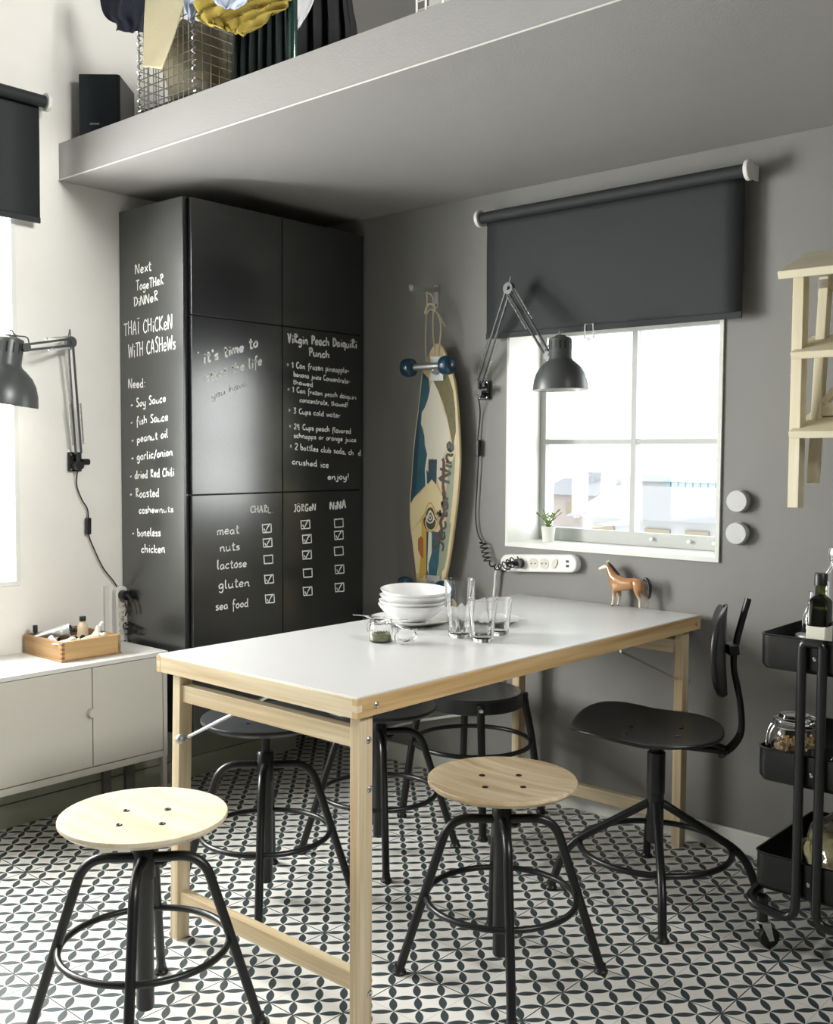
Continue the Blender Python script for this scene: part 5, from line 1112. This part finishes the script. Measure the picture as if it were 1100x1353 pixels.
for nm, a, b_ in (('f', (X0, Y0_), (X1, Y0_)), ('r', (X1, Y0_), (X1, Y1_)), ('b', (X1, Y1_), (X0, Y1_)), ('l', (X0, Y1_), (X0, Y0_))):
    mb = MB(); a = Vector((*a, ZL)); b_ = Vector((*b_, ZL)); n = 11
    for k in range(n+1): p = a.lerp(b_, k/n); mb.tube([p+Vector((0, 0, .004)), p+Vector((0, 0, H_))], .0019, 5)
    for k in range(12): z = Vector((0, 0, .006+k*(H_-.008)/11)); mb.tube([a+z, b_+z], .0019, 5)
    mb.build('wire_side', 'steel', bk)['kind'] = 'stuff'
for x, y in ((X0, Y0_), (X1, Y0_), (X1, Y1_), (X0, Y1_)):
    mb = MB(); N_ = 120; mb.tube([Vector((x+.0055*math.cos(i*.9), y+.0055*math.sin(i*.9), ZL+.004+(H_-.004)*i/N_)) for i in range(N_+1)], .0017, 5); mb.build('corner_spiral', 'steel', bk)
MB().box((X0+.004, Y0_+.004, ZL+.001), (X1-.004, Y1_-.004, ZL+.022)).build('basket_base', 'black', bk, False)
lump((.595, -.92, ZL+.024), .125, .15, .13, .03, 8, 'canvas_bag', 'canvas', None); tag(bpy.data.objects['canvas_bag'], 'olive-grey canvas bag inside the wire basket on the loft', 'bag')
def cloth(name, label, cat, L_, R_, m, nf=5, amp=.012, nu=40, thick=.003, wob=.3, fold_top=0):
    """hanging cloth between a left and a right edge polyline (3-D points), with soft vertical folds"""
    Lp = crom(L_, 6); Rp = crom(R_, 6); nr = min(len(Lp), len(Rp)); Lp = [Lp[int(i*(len(Lp)-1)/(nr-1))] for i in range(nr)]; Rp = [Rp[int(i*(len(Rp)-1)/(nr-1))] for i in range(nr)]
    vs = []; fs = []; n = Vector((0.35, -1, 0)).normalized()
    for j in range(nr):
        for i in range(nu+1):
            u = i/nu; p = Lp[j].lerp(Rp[j], u); f = j/(nr-1)
            vs.append(p+n*amp*(math.sin(u*nf*2*PI+wob*j)+.4*math.sin(u*nf*4.7*PI+1+wob*.6*j)))
    for j in range(nr-1):
        for i in range(nu): a = j*(nu+1)+i; fs.append((a, a+1, a+nu+2, a+nu+1))
    o = MB().add(vs, fs).build(name, m); so_ = o.modifiers.new('thick', 'SOLIDIFY'); so_.thickness = thick
    return tag(o, label, cat)
Yp = lambda px, py, y: U(px, py, 'y', y)
cloth('folded_trousers', 'navy cloth draped over the left end of the wire basket', 'clothing', [Yp(132, -40, -1.10), Yp(134, -5, -1.11), Yp(137, 20, -1.11), Yp(151, 30, -1.11), Yp(154, 41, -1.11)], [Yp(196, -40, -1.10), Yp(194, -5, -1.11), Yp(193, 15, -1.11), Yp(192, 32, -1.11), Yp(191, 43, -1.11)], 'navy', 1.5, .008)
cloth('beige_trousers', 'beige trouser leg hanging flat down the front of the wire basket', 'clothing', [Yp(196, -40, -1.13), Yp(192, 20, -1.13), Yp(189, 60, -1.13), Yp(187, 87, -1.13)], [Yp(252, -40, -1.13), Yp(240, 10, -1.13), Yp(226, 60, -1.13), Yp(214, 92, -1.13)], 'beige', .6, .004)
cloth('blue_shirt', 'pale blue cloth peeping out between the beige and mustard clothes', 'clothing', [Yp(243, -30, -1.12), Yp(244, 5, -1.12), Yp(247, 20, -1.12), Yp(252, 29, -1.12)], [Yp(330, -30, -1.11), Yp(262, 0, -1.11), Yp(261, 12, -1.11), Yp(256, 26, -1.11)], 'paleblue', 1.5, .006)
cloth('mustard_shirt', 'mustard yellow cloth heaped over the top of the wire basket', 'clothing', [Yp(256, -40, -1.13), Yp(258, -5, -1.13), Yp(259, 15, -1.13), Yp(268, 30, -1.13), Yp(296, 38, -1.13)], [Yp(386, -40, -1.06), Yp(383, -5, -1.07), Yp(378, 8, -1.07), Yp(352, 24, -1.09), Yp(322, 47, -1.11)], 'mustard', 3, .014, wob=.9)
cloth('blue_collar', 'pale blue cloth lying on top of the mustard shirt', 'clothing', [Yp(276, -40, -1.155), Yp(278, -8, -1.155), Yp(284, 4, -1.155), Yp(296, 10, -1.155)], [Yp(332, -40, -1.14), Yp(328, -8, -1.14), Yp(322, 5, -1.14), Yp(312, 12, -1.14)], 'paleblue', 2, .004, wob=.5)
cloth('pleated_skirt', 'dark green pleated cloth hanging right of the wire basket', 'clothing', [Yp(309, -40, -1.02), Yp(309, 30, -1.02), Yp(307, 80, -1.02), Vector((Yp(307, 80, -1.02).x, -1.02, ZL+.006))], [Yp(388, -40, -.98), Yp(388, 30, -.98), Yp(389, 70, -.98), Vector((Yp(389, 70, -.98).x, -.98, ZL+.006))], 'darkgreen', 7, .010, wob=0)
po = Yp(387, 40, -1.04); po.z = ZL; tag(MB().lathe([(0, 0), (.010, 0), (.0125, .02), (.0135, .5), (0, .5)], po, seg=20).build('pole', 'greengloss'), 'glossy dark green pole standing on the loft edge beside the pleated cloth', 'pole')
cloth('white_shirt', 'white cloth wedge hanging right of the glossy green pole', 'clothing', [Yp(391, -40, -1.0), Yp(391, 0, -1.0), Yp(391, 20, -1.0), Yp(391, 39, -1.0)], [Yp(420, -40, -.99), Yp(413, 0, -.99), Yp(405, 22, -.99), Yp(396, 37, -.99)], 'whitecloth', .7, .004)
cloth('black_coat', 'black coat with soft folds hanging over the loft beside the white cloth', 'clothing', [Yp(392, -40, -.93), Yp(392, 30, -.93), Yp(391, 70, -.93), Vector((Yp(391, 70, -.93).x, -.93, ZL+.006))], [Yp(462, -40, -.80), Yp(466, 10, -.80), Yp(470, 40, -.80), Vector((Yp(472, 50, -.80).x, -.80, ZL+.006))], 'blackcloth', 3.5, .02, wob=.05)
rail = thing('clothes_rail', 'dark rail above the loft from which the clothes hang', 'clothes rail', (.9, -1.0, ZL)); MB().tube([(.0, -1.04, 2.86), (1.6, -.80, 2.86)], .012, 10).build('rail_tube', 'black_tube', rail); 
for x, y in ((1.6, -.80),): MB().tube([(x, y, ZL), (x, y, 2.86)], .012, 10).build('rail_post', 'black_tube', rail)
wc = Yp(562, 10, -1.02); wc.z = ZL
t = thing('white_rack', 'white wire rack standing on the loft edge at the top of the picture', 'rack', wc)
for k in range(4): MB().tube([wc+Vector((-.03, 0, .03+k*.022)), wc+Vector((.055, 0, .03+k*.022))], .0022, 6).build('wire', 'white_plastic', t)
for x in (-.03, .0, .055): MB().tube([wc+Vector((x, 0, 0)), wc+Vector((x, 0, .2))], .003, 6).build('upright', 'white_plastic', t)
MB().box((wc.x-.003, -1.005, ZL), (wc.x+.14, -.90, ZL+.20)).build('white_box', 'white_trim', t, False, .003)
